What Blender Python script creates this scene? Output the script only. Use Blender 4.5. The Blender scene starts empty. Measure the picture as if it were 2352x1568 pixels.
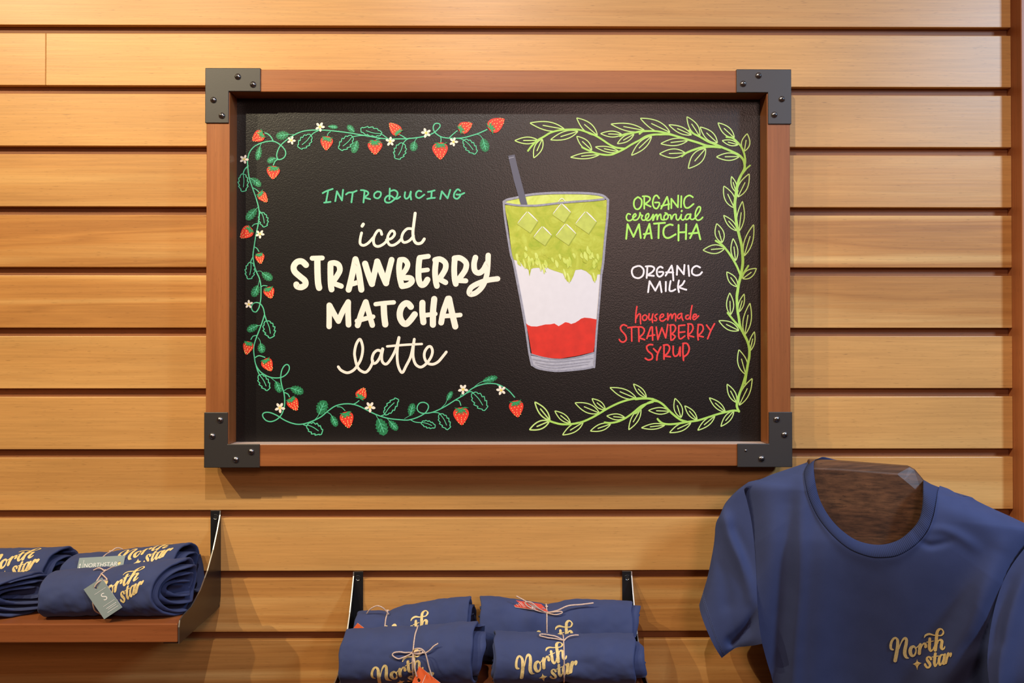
import bpy, bmesh, math, random
from mathutils import Vector, Matrix, noise
from mathutils.geometry import tessellate_polygon
PI = math.pi
C = bpy.context.scene.collection
SC = bpy.context.scene

# ------------------------------------------------------------------ camera
D = 1.36            # distance of the lens from the plank wall
ZC = 1.50           # lens height
F = 1943.0          # focal length in pixels of the 2352 px wide frame
YAW, PITCH = math.radians(0.42), math.radians(0.5)
cam_data = bpy.data.cameras.new('camera'); cam = bpy.data.objects.new('camera', cam_data); C.objects.link(cam)
cam_data.sensor_width = 36.0; cam_data.lens = 36.0 * F / 2352.0; cam_data.clip_start = 0.01
cam.location = (0, -D, ZC); cam.rotation_euler = (PI / 2 + PITCH, 0, -YAW)
SC.camera = cam
RM = cam.rotation_euler.to_matrix(); CO = Vector(cam.location)

def ray(px, py): return RM @ Vector(((px - 1176.0) / F, (784.0 - py) / F, -1.0))
def at(px, py, h=0.0):
    """point on the vertical plane that stands h in front of the wall"""
    r = ray(px, py); return CO + r * ((-h - CO.y) / r.y)
def at_x(px, py, X):
    r = ray(px, py); return CO + r * ((X - CO.x) / r.x)

# ------------------------------------------------------------------ light
SC.view_settings.view_transform = 'Standard'; SC.view_settings.look = 'None'
SC.view_settings.gamma = 1.0; SC.view_settings.use_curve_mapping = False
SC.view_settings.exposure = -0.08
world = bpy.data.worlds.new('shop_interior'); SC.world = world; world.use_nodes = True
bg = world.node_tree.nodes['Background']; bg.inputs[0].default_value = (1.0, 0.44, 0.24, 1); bg.inputs[1].default_value = 0.07

def lamp(name, kind, loc, target, power, color, **kw):
    l = bpy.data.lights.new(name, kind); o = bpy.data.objects.new(name, l); C.objects.link(o)
    o.location = loc; l.energy = power; l.color = color
    o.rotation_euler = (Vector(target) - Vector(loc)).to_track_quat('-Z', 'Y').to_euler()
    for k, v in kw.items(): setattr(l, k, v)
    return o
WARM, SOFT, COOL = (1.0, 0.84, 0.55), (1.0, 0.92, 0.86), (0.46, 0.70, 1.0)
lamp('track_spotlight', 'SPOT', (-0.92, -1.20, ZC + 1.17), (-0.50, 0, ZC - 0.20), 51, WARM, spot_size=math.radians(84), spot_blend=0.9, shadow_soft_size=0.010)
lamp('track_spotlight', 'SPOT', (-1.50, -1.20, ZC + 1.17), (-0.75, 0, ZC - 0.25), 90, WARM, spot_size=math.radians(84), spot_blend=0.9, shadow_soft_size=0.010)
lamp('track_spotlight', 'SPOT', (-0.10, -1.20, ZC + 1.22), (0.02, 0, ZC - 0.25), 56, SOFT, spot_size=math.radians(82), spot_blend=0.9, shadow_soft_size=0.012)
lamp('track_spotlight', 'SPOT', (0.75, -0.95, ZC + 1.30), (0.62, 0, ZC - 0.15), 16, SOFT, spot_size=math.radians(84), spot_blend=0.9, shadow_soft_size=0.012)
lamp('shop_window', 'AREA', (1.64, -1.30, ZC + 1.00), (0.74, 0, ZC - 0.35), 11, COOL, shape='RECTANGLE', size=0.20, size_y=0.4, spread=math.radians(100))
lamp('board_sheen_light', 'AREA', (0.64, -3.4, ZC + 0.98), (0.2, 0, ZC), 24, (1.0, 0.64, 0.54), shape='RECTANGLE', size=0.7, size_y=0.6)  # unseen area light added to give the board its warm sheen

# ------------------------------------------------------------------ materials
def newmat(name):
    m = bpy.data.materials.new(name); m.use_nodes = True
    nt = m.node_tree; b = nt.nodes['Principled BSDF']
    return m, nt, b
def nd(nt, kind, **kw):
    n = nt.nodes.new(kind)
    for k, v in kw.items():
        if k in n.inputs: n.inputs[k].default_value = v
        else: setattr(n, k, v)
    return n
def ramp(nt, stops, interp='LINEAR'):
    r = nt.nodes.new('ShaderNodeValToRGB'); e = r.color_ramp.elements; r.color_ramp.interpolation = interp
    while len(e) < len(stops): e.new(0.5)
    for q, (p, c) in zip(e, stops): q.position = p; q.color = tuple(c) + ((1,) if len(c) == 3 else ())
    return r
def lin(r, g, b):
    f = lambda c: (c / 255 / 12.92) if c / 255 <= 0.04045 else ((c / 255 + 0.055) / 1.055) ** 2.4
    return (f(r), f(g), f(b))

def plain(name, col, rough=0.6, metal=0.0, bump=None, sheen=0, spec=0.5, var=None):
    m, nt, b = newmat(name)
    b.inputs['Base Color'].default_value = (*col, 1); b.inputs['Roughness'].default_value = rough
    b.inputs['Metallic'].default_value = metal; b.inputs['Specular IOR Level'].default_value = spec
    if sheen:
        b.inputs['Sheen Weight'].default_value = sheen; b.inputs['Sheen Roughness'].default_value = 0.45
        b.inputs['Sheen Tint'].default_value = (0.55, 0.65, 1, 1)
    tc = nd(nt, 'ShaderNodeTexCoord')
    if var:
        n = nd(nt, 'ShaderNodeTexNoise', Scale=var[0], Detail=4.0)
        nt.links.new(tc.outputs['Object'], n.inputs['Vector'])
        r = ramp(nt, [(0.3, [c * (1 - var[1]) for c in col]), (0.7, [min(1, c * (1 + var[1])) for c in col])])
        nt.links.new(n.outputs['Fac'], r.inputs[0]); nt.links.new(r.outputs[0], b.inputs['Base Color'])
    if bump:
        n = nd(nt, 'ShaderNodeTexNoise', Scale=bump[0], Detail=3.0)
        nt.links.new(tc.outputs['Object'], n.inputs['Vector'])
        bp = nd(nt, 'ShaderNodeBump', Strength=bump[1], Distance=bump[2])
        nt.links.new(n.outputs['Fac'], bp.inputs['Height']); nt.links.new(bp.outputs[0], b.inputs['Normal'])
    return m

def wood(name, light, mid, dark, axis='X', rough=0.42, fleck=0.5, band=1.0, perplank=False, spec=0.45, streak=(9, 0.42, 330)):
    """straight-grained board: broad wavy bands, fine streaks and short dark pores along one axis"""
    m, nt, b = newmat(name); L = nt.links.new
    tc = nd(nt, 'ShaderNodeTexCoord'); sep = nd(nt, 'ShaderNodeSeparateXYZ'); L(tc.outputs['Object'], sep.inputs[0])
    along = {'X': 0, 'Z': 2}[axis]; across = {'X': 2, 'Z': 0}[axis]
    seed = nd(nt, 'ShaderNodeAttribute', attribute_name='plank')
    def coords(sa, sc, off):
        ma = nd(nt, 'ShaderNodeMath', operation='MULTIPLY_ADD'); ma.inputs[1].default_value = sa; L(sep.outputs[along], ma.inputs[0])
        so = nd(nt, 'ShaderNodeMath', operation='MULTIPLY_ADD'); so.inputs[1].default_value = 37.0; so.inputs[2].default_value = off
        L(seed.outputs['Fac'], so.inputs[0]); L(so.outputs[0], ma.inputs[2])
        mc = nd(nt, 'ShaderNodeMath', operation='MULTIPLY'); mc.inputs[1].default_value = sc; L(sep.outputs[across], mc.inputs[0])
        my = nd(nt, 'ShaderNodeMath', operation='MULTIPLY_ADD'); my.inputs[1].default_value = sc; L(sep.outputs[1], my.inputs[0]); L(so.outputs[0], my.inputs[2])
        cb = nd(nt, 'ShaderNodeCombineXYZ'); L(ma.outputs[0], cb.inputs[0]); L(mc.outputs[0], cb.inputs[1]); L(my.outputs[0], cb.inputs[2])
        return cb
    c1 = coords(0.9, 24, 0); n1 = nd(nt, 'ShaderNodeTexNoise', Scale=1.0, Detail=3.0, Roughness=0.5, Distortion=0.45); L(c1.outputs[0], n1.inputs['Vector'])
    c2 = coords(streak[0], streak[2], 5); n2 = nd(nt, 'ShaderNodeTexNoise', Scale=1.0, Detail=4.0, Roughness=0.6); L(c2.outputs[0], n2.inputs['Vector'])
    c3 = coords(70, 900, 11); n3 = nd(nt, 'ShaderNodeTexNoise', Scale=1.0, Detail=1.0); L(c3.outputs[0], n3.inputs['Vector'])
    c4 = coords(2.2, 9, 17); n4 = nd(nt, 'ShaderNodeTexNoise', Scale=1.0, Detail=2.0); L(c4.outputs[0], n4.inputs['Vector'])
    r1 = ramp(nt, [(0.34, light), (0.52, mid), (0.56, [x * .6 + y * .4 for x, y in zip(mid, dark)]), (0.60, mid), (0.72, [x * .5 + y * .5 for x, y in zip(mid, dark)])])
    L(n1.outputs['Fac'], r1.inputs[0])
    # how strongly this plank shows its bands
    amt = nd(nt, 'ShaderNodeMath', operation='MULTIPLY'); amt.inputs[1].default_value = band
    if perplank:
        fr = nd(nt, 'ShaderNodeMath', operation='MULTIPLY'); fr.inputs[1].default_value = 7.13; L(seed.outputs['Fac'], fr.inputs[0])
        fq = nd(nt, 'ShaderNodeMath', operation='FRACT'); L(fr.outputs[0], fq.inputs[0]); L(fq.outputs[0], amt.inputs[0])
    else: amt.inputs[0].default_value = 1.0
    mx = nd(nt, 'ShaderNodeMix', data_type='RGBA'); L(amt.outputs[0], mx.inputs[0])
    mx.inputs[6].default_value = (*[x * .5 + y * .5 for x, y in zip(light, mid)], 1); L(r1.outputs[0], mx.inputs[7])
    def mult(prev, fac_out, lo, hi, p0, p1):
        mr = nd(nt, 'ShaderNodeMapRange'); mr.inputs[1].default_value = p0; mr.inputs[2].default_value = p1; mr.inputs[3].default_value = lo; mr.inputs[4].default_value = hi
        L(fac_out, mr.inputs[0])
        mm = nd(nt, 'ShaderNodeMix', data_type='RGBA', blend_type='MULTIPLY'); mm.inputs[0].default_value = 1.0
        L(prev, mm.inputs[6]); L(mr.outputs[0], mm.inputs[7]); return mm.outputs[2]
    o = mult(mx.outputs[2], n2.outputs['Fac'], 1 - 0.30 * streak[1], 1 + 0.14 * streak[1], 0.3, 0.7)
    o = mult(o, n4.outputs['Fac'], 0.86, 1.10, 0.3, 0.7)
    o = mult(o, n3.outputs['Fac'], 1.0, 1 - fleck, 0.66, 0.80)
    L(o, b.inputs['Base Color'])
    b.inputs['Roughness'].default_value = rough; b.inputs['Specular IOR Level'].default_value = spec
    bp = nd(nt, 'ShaderNodeBump', Strength=0.12, Distance=0.0006); L(n2.outputs['Fac'], bp.inputs['Height']); L(bp.outputs[0], b.inputs['Normal'])
    return m

M = {}
M['plank'] = wood('oiled_plank_wood', (0.75, 0.435, 0.150), (0.53, 0.238, 0.060), (0.32, 0.118, 0.026), perplank=True, rough=0.40, fleck=0.35, band=1.0)
M['backing'] = wood('shade_darkened_backing', (0.30, 0.115, 0.036), (0.24, 0.085, 0.025), (0.14, 0.045, 0.013), rough=0.6)  # shade of the grooves is put into this darker backing colour
M['rail'] = wood('mahogany_frame', (0.38, 0.134, 0.040), (0.28, 0.089, 0.025), (0.16, 0.044, 0.013), rough=0.36, fleck=0.3, band=0.7)
M['rail_v'] = wood('mahogany_frame_upright', (0.38, 0.134, 0.040), (0.28, 0.089, 0.025), (0.16, 0.044, 0.013), axis='Z', rough=0.36, fleck=0.3, band=0.7)
M['shelf'] = wood('reddish_shelf_wood', (0.34, 0.115, 0.036), (0.28, 0.085, 0.026), (0.17, 0.045, 0.014), rough=0.33, fleck=0.3, band=0.8)
M['trim'] = wood('trim_wood', (0.50, 0.18, 0.06), (0.40, 0.13, 0.042), (0.24, 0.07, 0.02), axis='Z', rough=0.45, fleck=0.3, band=0.7)
M['oak'] = wood('dark_oak_hanger', (0.135, 0.058, 0.024), (0.090, 0.036, 0.015), (0.022, 0.008, 0.004), rough=0.5, fleck=0.85, band=1.0, streak=(1.2, 2.2, 230))
M['plate'] = plain('black_powder_coated_plate', (0.030, 0.027, 0.025), 0.44, 0.0, bump=(900, 0.12, 0.0003), spec=0.6)
M['bracket'] = plain('black_painted_steel', (0.012, 0.012, 0.013), 0.30, 0.0, spec=0.5)
M['edge'] = plain('edge_highlight_steel', (0.45, 0.44, 0.42), 0.42, 1.0)  # pale metal stands in for the gloss highlight on black painted edges
M['ledge_top'] = plain('pale_ledge_top', (0.50, 0.38, 0.33), 0.7)
M['screw'] = plain('steel_screw', (0.36, 0.34, 0.34), 0.24, 1.0)
M['slot'] = plain('screw_recess', (0.008, 0.008, 0.008), 0.6)
M['navy'] = plain('navy_cotton', (0.049, 0.064, 0.150), 0.88, 0, bump=(1400, 0.25, 0.0004), sheen=0.08, spec=0.12, var=(30, 0.06))
M['rib'] = plain('navy_rib_knit', (0.037, 0.049, 0.118), 0.9, 0, sheen=0.06, spec=0.12)
M['gold'] = plain('gold_print', (0.76, 0.57, 0.23), 0.5, 0, bump=(1600, 0.3, 0.0003), var=(700, 0.18))
M['twine'] = plain('natural_twine', (0.60, 0.44, 0.36), 0.9, 0, bump=(900, 0.5, 0.0006), var=(500, 0.2))
M['tag_grey'] = plain('grey_green_card', (0.27, 0.335, 0.325), 0.7)
M['tag_orange'] = plain('orange_card', (0.80, 0.125, 0.028), 0.55)
M['tag_red'] = plain('red_card', (0.66, 0.075, 0.05), 0.55)
M['tag_white'] = plain('white_print', (0.85, 0.85, 0.83), 0.6)
# painted artwork
M['mint'] = plain('mint_paint', lin(84, 196, 148), 0.55)
M['leaf'] = plain('dark_green_paint', lin(22, 118, 72), 0.55, var=(400, 0.15))
M['calyx'] = plain('green_paint', lin(30, 150, 84), 0.55)
M['berry'] = plain('strawberry_red_paint', lin(232, 54, 36), 0.55, var=(250, 0.08))
M['seed'] = plain('pale_yellow_paint', lin(250, 222, 130), 0.55)
M['petal'] = plain('white_paint', lin(240, 232, 216), 0.6)
M['pollen'] = plain('yellow_paint', lin(238, 212, 110), 0.6)
M['lime'] = plain('lime_paint', lin(170, 216, 96), 0.55, var=(120, 0.08))
M['lime_light'] = plain('light_lime_paint', lin(194, 226, 130), 0.55)
M['limetext'] = plain('lime_lettering_paint', lin(172, 234, 100), 0.55)
M['cream'] = plain('cream_paint', lin(245, 236, 220), 0.6)
M['white'] = plain('bright_white_paint', lin(240, 236, 240), 0.6)
M['redtext'] = plain('red_lettering_paint', lin(232, 58, 56), 0.55)
M['glass'] = plain('grey_outline_paint', lin(150, 150, 166), 0.6, var=(260, 0.16))
M['glass2'] = plain('pale_grey_paint', lin(178, 178, 192), 0.6, var=(220, 0.12))
M['strawp'] = plain('slate_paint', lin(92, 92, 110), 0.6)
M['milk'] = plain('milk_paint', lin(222, 220, 228), 0.6, var=(90, 0.02))
M['syrup'] = plain('syrup_paint', lin(214, 42, 26), 0.55, var=(60, 0.12))
M['ice'] = plain('ice_paint', lin(190, 202, 92), 0.55, var=(90, 0.10))
M['ice_dk'] = plain('ice_shadow_paint', lin(164, 176, 60), 0.55)
def matcha_mat(name, a, b_, c_):
    m, nt, b = newmat(name); tc = nd(nt, 'ShaderNodeTexCoord'); n = nd(nt, 'ShaderNodeTexNoise', Scale=34.0, Detail=7.0, Roughness=0.65, Distortion=1.0)
    nt.links.new(tc.outputs['Object'], n.inputs['Vector']); r = ramp(nt, [(0.34, a), (0.5, b_), (0.66, c_)])
    nt.links.new(n.outputs['Fac'], r.inputs[0]); nt.links.new(r.outputs[0], b.inputs['Base Color']); b.inputs['Roughness'].default_value = 0.55
    return m
M['matcha'] = matcha_mat('matcha_paint', lin(158, 178, 42), lin(182, 190, 60), lin(196, 208, 84))
M['matcha_lt'] = matcha_mat('pale_matcha_paint', lin(190, 206, 76), lin(208, 222, 106), lin(220, 232, 136))
# chalkboard: black satin paint with a fine orange-peel grain
m, nt, b = newmat('black_board_paint')
b.inputs['Base Color'].default_value = (0.0055, 0.005, 0.0052, 1); b.inputs['Roughness'].default_value = 0.34; b.inputs['Specular IOR Level'].default_value = 0.52
tc = nd(nt, 'ShaderNodeTexCoord'); n = nd(nt, 'ShaderNodeTexNoise', Scale=520.0, Detail=2.0); nt.links.new(tc.outputs['Object'], n.inputs['Vector'])
bp = nd(nt, 'ShaderNodeBump', Strength=0.42, Distance=0.0006); nt.links.new(n.outputs['Fac'], bp.inputs['Height']); nt.links.new(bp.outputs[0], b.inputs['Normal'])
M['board'] = m
# rib knit: vertical ribs as bump
nt = M['rib'].node_tree; b = nt.nodes['Principled BSDF']
uvn = nd(nt, 'ShaderNodeAttribute', attribute_name='ribs'); mt = nd(nt, 'ShaderNodeMath', operation='SINE'); nt.links.new(uvn.outputs['Fac'], mt.inputs[0])
bp = nd(nt, 'ShaderNodeBump', Strength=0.35, Distance=0.0005); nt.links.new(mt.outputs[0], bp.inputs['Height']); nt.links.new(bp.outputs[0], b.inputs['Normal'])

# ------------------------------------------------------------------ object helpers
def wloc(o):
    p = Vector((0, 0, 0))
    while o: p += o.location; o = o.parent
    return p
def tag(o, label=None, cat=None, group=None, kind=None):
    for k, v in (('label', label), ('category', cat), ('group', group), ('kind', kind)):
        if v: o[k] = v
    return o
def thing(name, label, cat, loc, group=None):
    o = bpy.data.objects.new(name, None); C.objects.link(o); o.location = loc; o.empty_display_size = 0.05
    return tag(o, label, cat, group)
class MB:
    """collects vertices (world space) and faces with material slots; build() links ONE mesh object"""
    def __init__(s): s.v = []; s.f = []; s.m = []; s.mats = []
    def slot(s, mat):
        if mat not in s.mats: s.mats.append(mat)
        return s.mats.index(mat)
    def add(s, vs, fs, mat):
        b = len(s.v); k = s.slot(mat); s.v += [Vector(p) for p in vs]
        for f in fs: s.f.append([i + b for i in f]); s.m.append(k)
    def box(s, lo, hi, mat):
        x0, y0, z0 = lo; x1, y1, z1 = hi
        s.add([(x0, y0, z0), (x1, y0, z0), (x1, y1, z0), (x0, y1, z0), (x0, y0, z1), (x1, y0, z1), (x1, y1, z1), (x0, y1, z1)],
              [(0, 3, 2, 1), (4, 5, 6, 7), (0, 1, 5, 4), (1, 2, 6, 5), (2, 3, 7, 6), (3, 0, 4, 7)], mat)
    def grid(s, rows, mat, closed_u=False, closed_v=False):
        n = len(rows[0]); vs = [p for r in rows for p in r]; fs = []
        for i in range(len(rows) - (0 if closed_v else 1)):
            for j in range(n - (0 if closed_u else 1)):
                a = i * n + j; b_ = i * n + (j + 1) % n; i2 = (i + 1) % len(rows)
                fs.append((a, b_, i2 * n + (j + 1) % n, i2 * n + j))
        s.add(vs, fs, mat)
    def tube(s, pts, r, mat, k=8, closed=False):
        pts = [Vector(p) for p in pts]; rows = []; n = len(pts); up = Vector((0.3, -1, 0.2))
        for i, p in enumerate(pts):
            a = pts[(i - 1) % n] if closed or i else p; c = pts[(i + 1) % n] if closed or i < n - 1 else p
            t = (c - a).normalized(); x = t.cross(up)
            if x.length < 1e-4: x = t.cross(Vector((1, 0, 0)))
            x.normalize(); y = x.cross(t); up = y
            rr = r[i] if isinstance(r, (list, tuple)) else r
            rows.append([p + (x * math.cos(2 * PI * q / k) + y * math.sin(2 * PI * q / k)) * rr for q in range(k)])
        s.grid(rows, mat, closed_u=True, closed_v=closed)
        if not closed:
            for row in (rows[0], rows[-1]): s.add(row, [tuple(range(k))], mat)
    def build(s, name, parent=None, smooth=False, bevel=0, segs=2, attr=None, origin=None, recalc=True):
        me = bpy.data.meshes.new(name); off = wloc(parent) if parent else Vector((0, 0, 0))
        if origin is not None: off = Vector(origin)
        me.from_pydata([tuple(p - off) for p in s.v], [], s.f); me.update()
        for mt in s.mats: me.materials.append(mt)
        for p, k in zip(me.polygons, s.m): p.material_index = k; p.use_smooth = smooth
        if attr:
            for an, (dom, vals) in attr.items():
                a = me.attributes.new(an, 'FLOAT', dom); a.data.foreach_set('value', vals)
        if recalc:
            bm = bmesh.new(); bm.from_mesh(me); bmesh.ops.recalc_face_normals(bm, faces=bm.faces); bm.to_mesh(me); bm.free()
        o = bpy.data.objects.new(name, me); C.objects.link(o)
        if parent: o.parent = parent
        if origin is not None: o.location = off - (wloc(parent) if parent else Vector((0, 0, 0)))
        if bevel:
            bv = o.modifiers.new('bevel', 'BEVEL'); bv.width = bevel; bv.segments = segs; bv.limit_method = 'ANGLE'; bv.angle_limit = math.radians(40)
        return o
def crom(pts, step, closed=False):
    """Catmull-Rom through tuples of any length"""
    n = len(pts)
    if n == 2 and not closed: 
        L_ = math.dist(pts[0][:2], pts[1][:2]); k = max(1, int(L_ / step))
        return [tuple(a + (b_ - a) * i / k for a, b_ in zip(pts[0], pts[1])) for i in range(k + 1)]
    out = []
    for i in range(n if closed else n - 1):
        g = lambda j: pts[j % n] if closed else pts[min(max(j, 0), n - 1)]
        p0, p1, p2, p3 = g(i - 1), g(i), g(i + 1), g(i + 2)
        k = max(2, int(math.dist(p1[:2], p2[:2]) / step))
        for q in range(k):
            t = q / k
            out.append(tuple(0.5 * (2 * b_ + (c - a) * t + (2 * a - 5 * b_ + 4 * c - d) * t * t + (3 * b_ - a - 3 * c + d) * t ** 3) for a, b_, c, d in zip(p0, p1, p2, p3)))
    if not closed: out.append(tuple(pts[-1]))
    return out
def ribbon(pts, w, step=2.0, closed=False, cap=6):
    """brush stroke: flat strip of given width (number or third tuple entry) with round ends; returns 2D verts, faces"""
    if len(pts[0]) == 2: pts = [(x, y, w) for x, y in pts]
    P = crom(pts, step, closed); n = len(P); L_, R_ = [], []
    for i, (x, y, wd) in enumerate(P):
        a = P[(i - 1) % n] if closed or i else P[0]; c = P[(i + 1) % n] if closed or i < n - 1 else P[-1]
        dx, dy = c[0] - a[0], c[1] - a[1]; l = math.hypot(dx, dy) or 1; nx, ny = -dy / l, dx / l
        L_.append((x + nx * wd / 2, y + ny * wd / 2)); R_.append((x - nx * wd / 2, y - ny * wd / 2))
    vs = L_ + R_; fs = []
    for i in range(n if closed else n - 1):
        j = (i + 1) % n; fs.append((i, j, n + j, n + i))
    if not closed:
        for i, sg in ((0, -1), (n - 1, 1)):
            x, y, wd = P[i]; a = P[1] if i == 0 else P[n - 2]
            ang = math.atan2(y - a[1], x - a[0]); b0 = len(vs); vs.append((x, y))
            for q in range(cap + 1):
                t = ang - PI / 2 + PI * q / cap; vs.append((x + math.cos(t) * wd / 2, y + math.sin(t) * wd / 2))
            fs += [(b0, b0 + 1 + q, b0 + 2 + q) for q in range(cap)]
    return vs, fs
def fill(poly):
    tri = tessellate_polygon([[Vector((x, y, 0)) for x, y in poly]])
    return list(poly), [tuple(t) for t in tri]
# ------------------------------------------------------------------ the setting
XT = at(2325, 700).x                      # where the plank wall meets the right-hand trim
GT = [60, 199, 336.5, 475, 613.5, 752.5, 890.5, 1029, 1168.5, 1308, 1449.5]     # upper edge of each groove at mid picture
gz = [at(1176, y).z for y in GT]; PITCHZ = (gz[0] - gz[-1]) / 10
GH = (at(1176, 600).z - at(1176, 619).z)
tops = [gz[0] - PITCHZ * i for i in range(-5, 17)]   # upper edge of groove i; plank i lies above it
w = MB(); seeds = []
rnd = random.Random(4)
w.box((-2.0, 0.0105, tops[-1] - 0.02), (XT, 0.022, tops[0] + 0.1), M['backing']); seeds += [0.37] * 6
amp = {5: .30, 6: .12, 7: .12, 8: .45, 9: .97, 10: .90, 11: .25, 12: .20, 13: .40, 14: .20, 15: .80, 16: .95}      # how strongly each plank is banded
want = {i: (((i * 3) % 7) + a) / 7.13 for i, a in amp.items()}
for i, z in enumerate(tops):
    zt = z + PITCHZ - GH; s = want.get(i, rnd.random())
    cuts = [(-2.0, XT)]
    if i == 6:
        xj = at(105, 130).x; cuts = [(-2.0, xj - 0.0002), (xj + 0.0002, XT)]
    if i == 12: xj = at(1560, 1240).x
    for q, (a, b_) in enumerate(cuts):
        w.box((a, 0.0, z), (b_, 0.0105, zt), M['plank']); seeds += [(s + 0.31 * (q == 0 and len(cuts) > 1)) % 1.0] * 6
wall = w.build('wall_back', bevel=0.0009, segs=2, attr={'plank': ('FACE', seeds)}); tag(wall, kind='structure')
t_ = MB(); t_.box((XT, -0.027, tops[-1] - 0.02), (XT + 0.45, 0.02, tops[0] + 0.1), M['trim'])
tag(t_.build('trim_1', bevel=0.0015), kind='structure')

# ------------------------------------------------------------------ framed menu board
FD, BD = 0.046, 0.011          # front face of the frame, face of the board
def rect(px, h):               # square the traced corners
    return [at(x, y, h) for x, y in px]
fo = rect([(475, 161), (1813.5, 160.5), (1817.5, 1070), (471.5, 1071)], FD)
fi = rect([(529, 212.5), (1759.5, 211.5), (1765, 1019.5), (524.5, 1019.5)], FD)
x0, x1 = (fo[0].x + fo[3].x) / 2, (fo[1].x + fo[2].x) / 2; z1, z0 = (fo[0].z + fo[1].z) / 2, (fo[2].z + fo[3].z) / 2
ix0, ix1 = (fi[0].x + fi[3].x) / 2, (fi[1].x + fi[2].x) / 2; iz1, iz0 = (fi[0].z + fi[1].z) / 2, (fi[2].z + fi[3].z) / 2
board = thing('menu_board', 'framed black menu board with painted strawberry vines and a layered drink, on the plank wall', 'sign', ((x0 + x1) / 2, 0, z0))
def rail(poly, mat, ledge=False):
    b_ = MB(); n = len(poly)
    b_.add([(x, -FD, z) for x, z in poly] + [(x, -0.0005, z) for x, z in poly],
           [tuple(range(n)), tuple(range(2 * n - 1, n - 1, -1))] + [(i, n + i, n + (i + 1) % n, (i + 1) % n) for i in range(n)], mat)
    if ledge: b_.m[3] = b_.slot(M['ledge_top'])  # paler colour on the inner top face of the bottom rail
    sd = rnd.random(); return b_.build('frame_rail', board, bevel=0.0012, attr={'plank': ('FACE', [sd] * len(b_.f))})
rail([(x0, z1), (x1, z1), (ix1, iz1), (ix0, iz1)], M['rail'])
rail([(x0, z0), (ix0, iz0), (ix1, iz0), (x1, z0)], M['rail'], True)
rail([(x0, z0), (x0, z1), (ix0, iz1), (ix0, iz0)], M['rail_v'])
rail([(x1, z1), (x1, z0), (ix1, iz0), (ix1, iz1)], M['rail_v'])
b_ = MB(); b_.box((ix0 - 0.004, -BD, iz0 - 0.004), (ix1 + 0.004, -0.0005, iz1 + 0.004), M['board'])
panel = b_.build('chalkboard_panel', board)

# corner plates with pan-head screws
PD = FD + 0.0022
def screw_mesh(r, hgt):
    s = MB(); rows = []; k = 20
    for q in range(7):
        a = q / 6 * PI / 2; rows.append([(r * math.cos(a) * math.cos(2 * PI * j / k), -hgt * math.sin(a), r * math.cos(a) * math.sin(2 * PI * j / k)) for j in range(k)])
    s.grid(rows[:-1], M['screw'], closed_u=True); b0 = rows[-2]; s.add([*b0, (0, -hgt, 0)], [(j, (j + 1) % k, k) for j in range(k)], M['screw'])
    e = r * 0.42; t = r * 0.13; y = -hgt * 1.02          # cross recess
    for a in (0.35, 0.35 + PI / 2):
        c, d = math.cos(a), math.sin(a)
        q = [(e * c - t * d, e * d + t * c), (-e * c - t * d, -e * d + t * c), (-e * c + t * d, -e * d - t * c), (e * c + t * d, e * d - t * c)]
        s.add([(x, y, z) for x, z in q] + [(x, y * 0.6, z) for x, z in q], [(0, 1, 2, 3), (0, 4, 5, 1), (1, 5, 6, 2), (2, 6, 7, 3), (3, 7, 4, 0)], M['slot'])
    return s
sm = screw_mesh(0.0049, 0.0034)
proto = None
def add_screw(parent, p, r=1.0):
    global proto
    if proto is None:
        proto = sm.build('screw', smooth=True); o = proto
    else:
        o = proto.copy(); C.objects.link(o)
    o.parent = parent; o.location = Vector(p) - wloc(parent); o.scale = (r, r, r); o.rotation_euler = (0, rnd.uniform(0, 1.5), 0)
AW = (at(600, 158, PD).x - at(546, 158, PD).x); LEG = at(600, 158, PD).x - at(473, 158, PD).x
def plate(cx, cz, sx, sz, screws):
    b_ = MB(); P = [(0, 0), (LEG, 0), (LEG, AW), (AW, AW), (AW, LEG), (0, LEG)]
    P = [(cx + sx * a, cz + sz * c) for a, c in P]; n = 6
    b_.add([(x, -PD, z) for x, z in P] + [(x, -FD + 0.0006, z) for x, z in P], [tuple(range(6)), tuple(range(11, 5, -1))] + [(i, 6 + i, 6 + (i + 1) % 6, (i + 1) % 6) for i in range(6)], M['plate'])
    # returns that wrap round the outer edges of the frame
    for (a0, c0, a1, c1) in ((0, 0, LEG, 0.0016), (0, 0, 0.0016, LEG)):
        xs = sorted((cx + sx * a0, cx + sx * a1)); zs = sorted((cz + sz * c0, cz + sz * c1))
        b_.box((xs[0], -PD, zs[0]), (xs[1], -0.012, zs[1]), M['plate'])
    o = b_.build('corner_plate', board, bevel=0.0009)
    for x, y, *r in screws: add_screw(o, at(x, y, PD), *(r or [1.0]))
e = 0.0016
plate(x0 - e, z1 + e, 1, -1, [(546, 176), (581, 194), (490, 229.5), (509.5, 265.5)])
plate(x1 + e, z1 + e, -1, -1, [(1707, 192.5), (1742.5, 173.5), (1796, 227.5), (1778.5, 263.5)])
plate(x0 - e, z0 - e, 1, 1, [(505.5, 964), (487.5, 1001), (577, 1037), (541.5, 1055)])
plate(x1 + e, z0 - e, -1, 1, [(1784, 962.5), (1802, 998), (1749, 1053), (1713, 1034.5, 0.42)])
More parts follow.
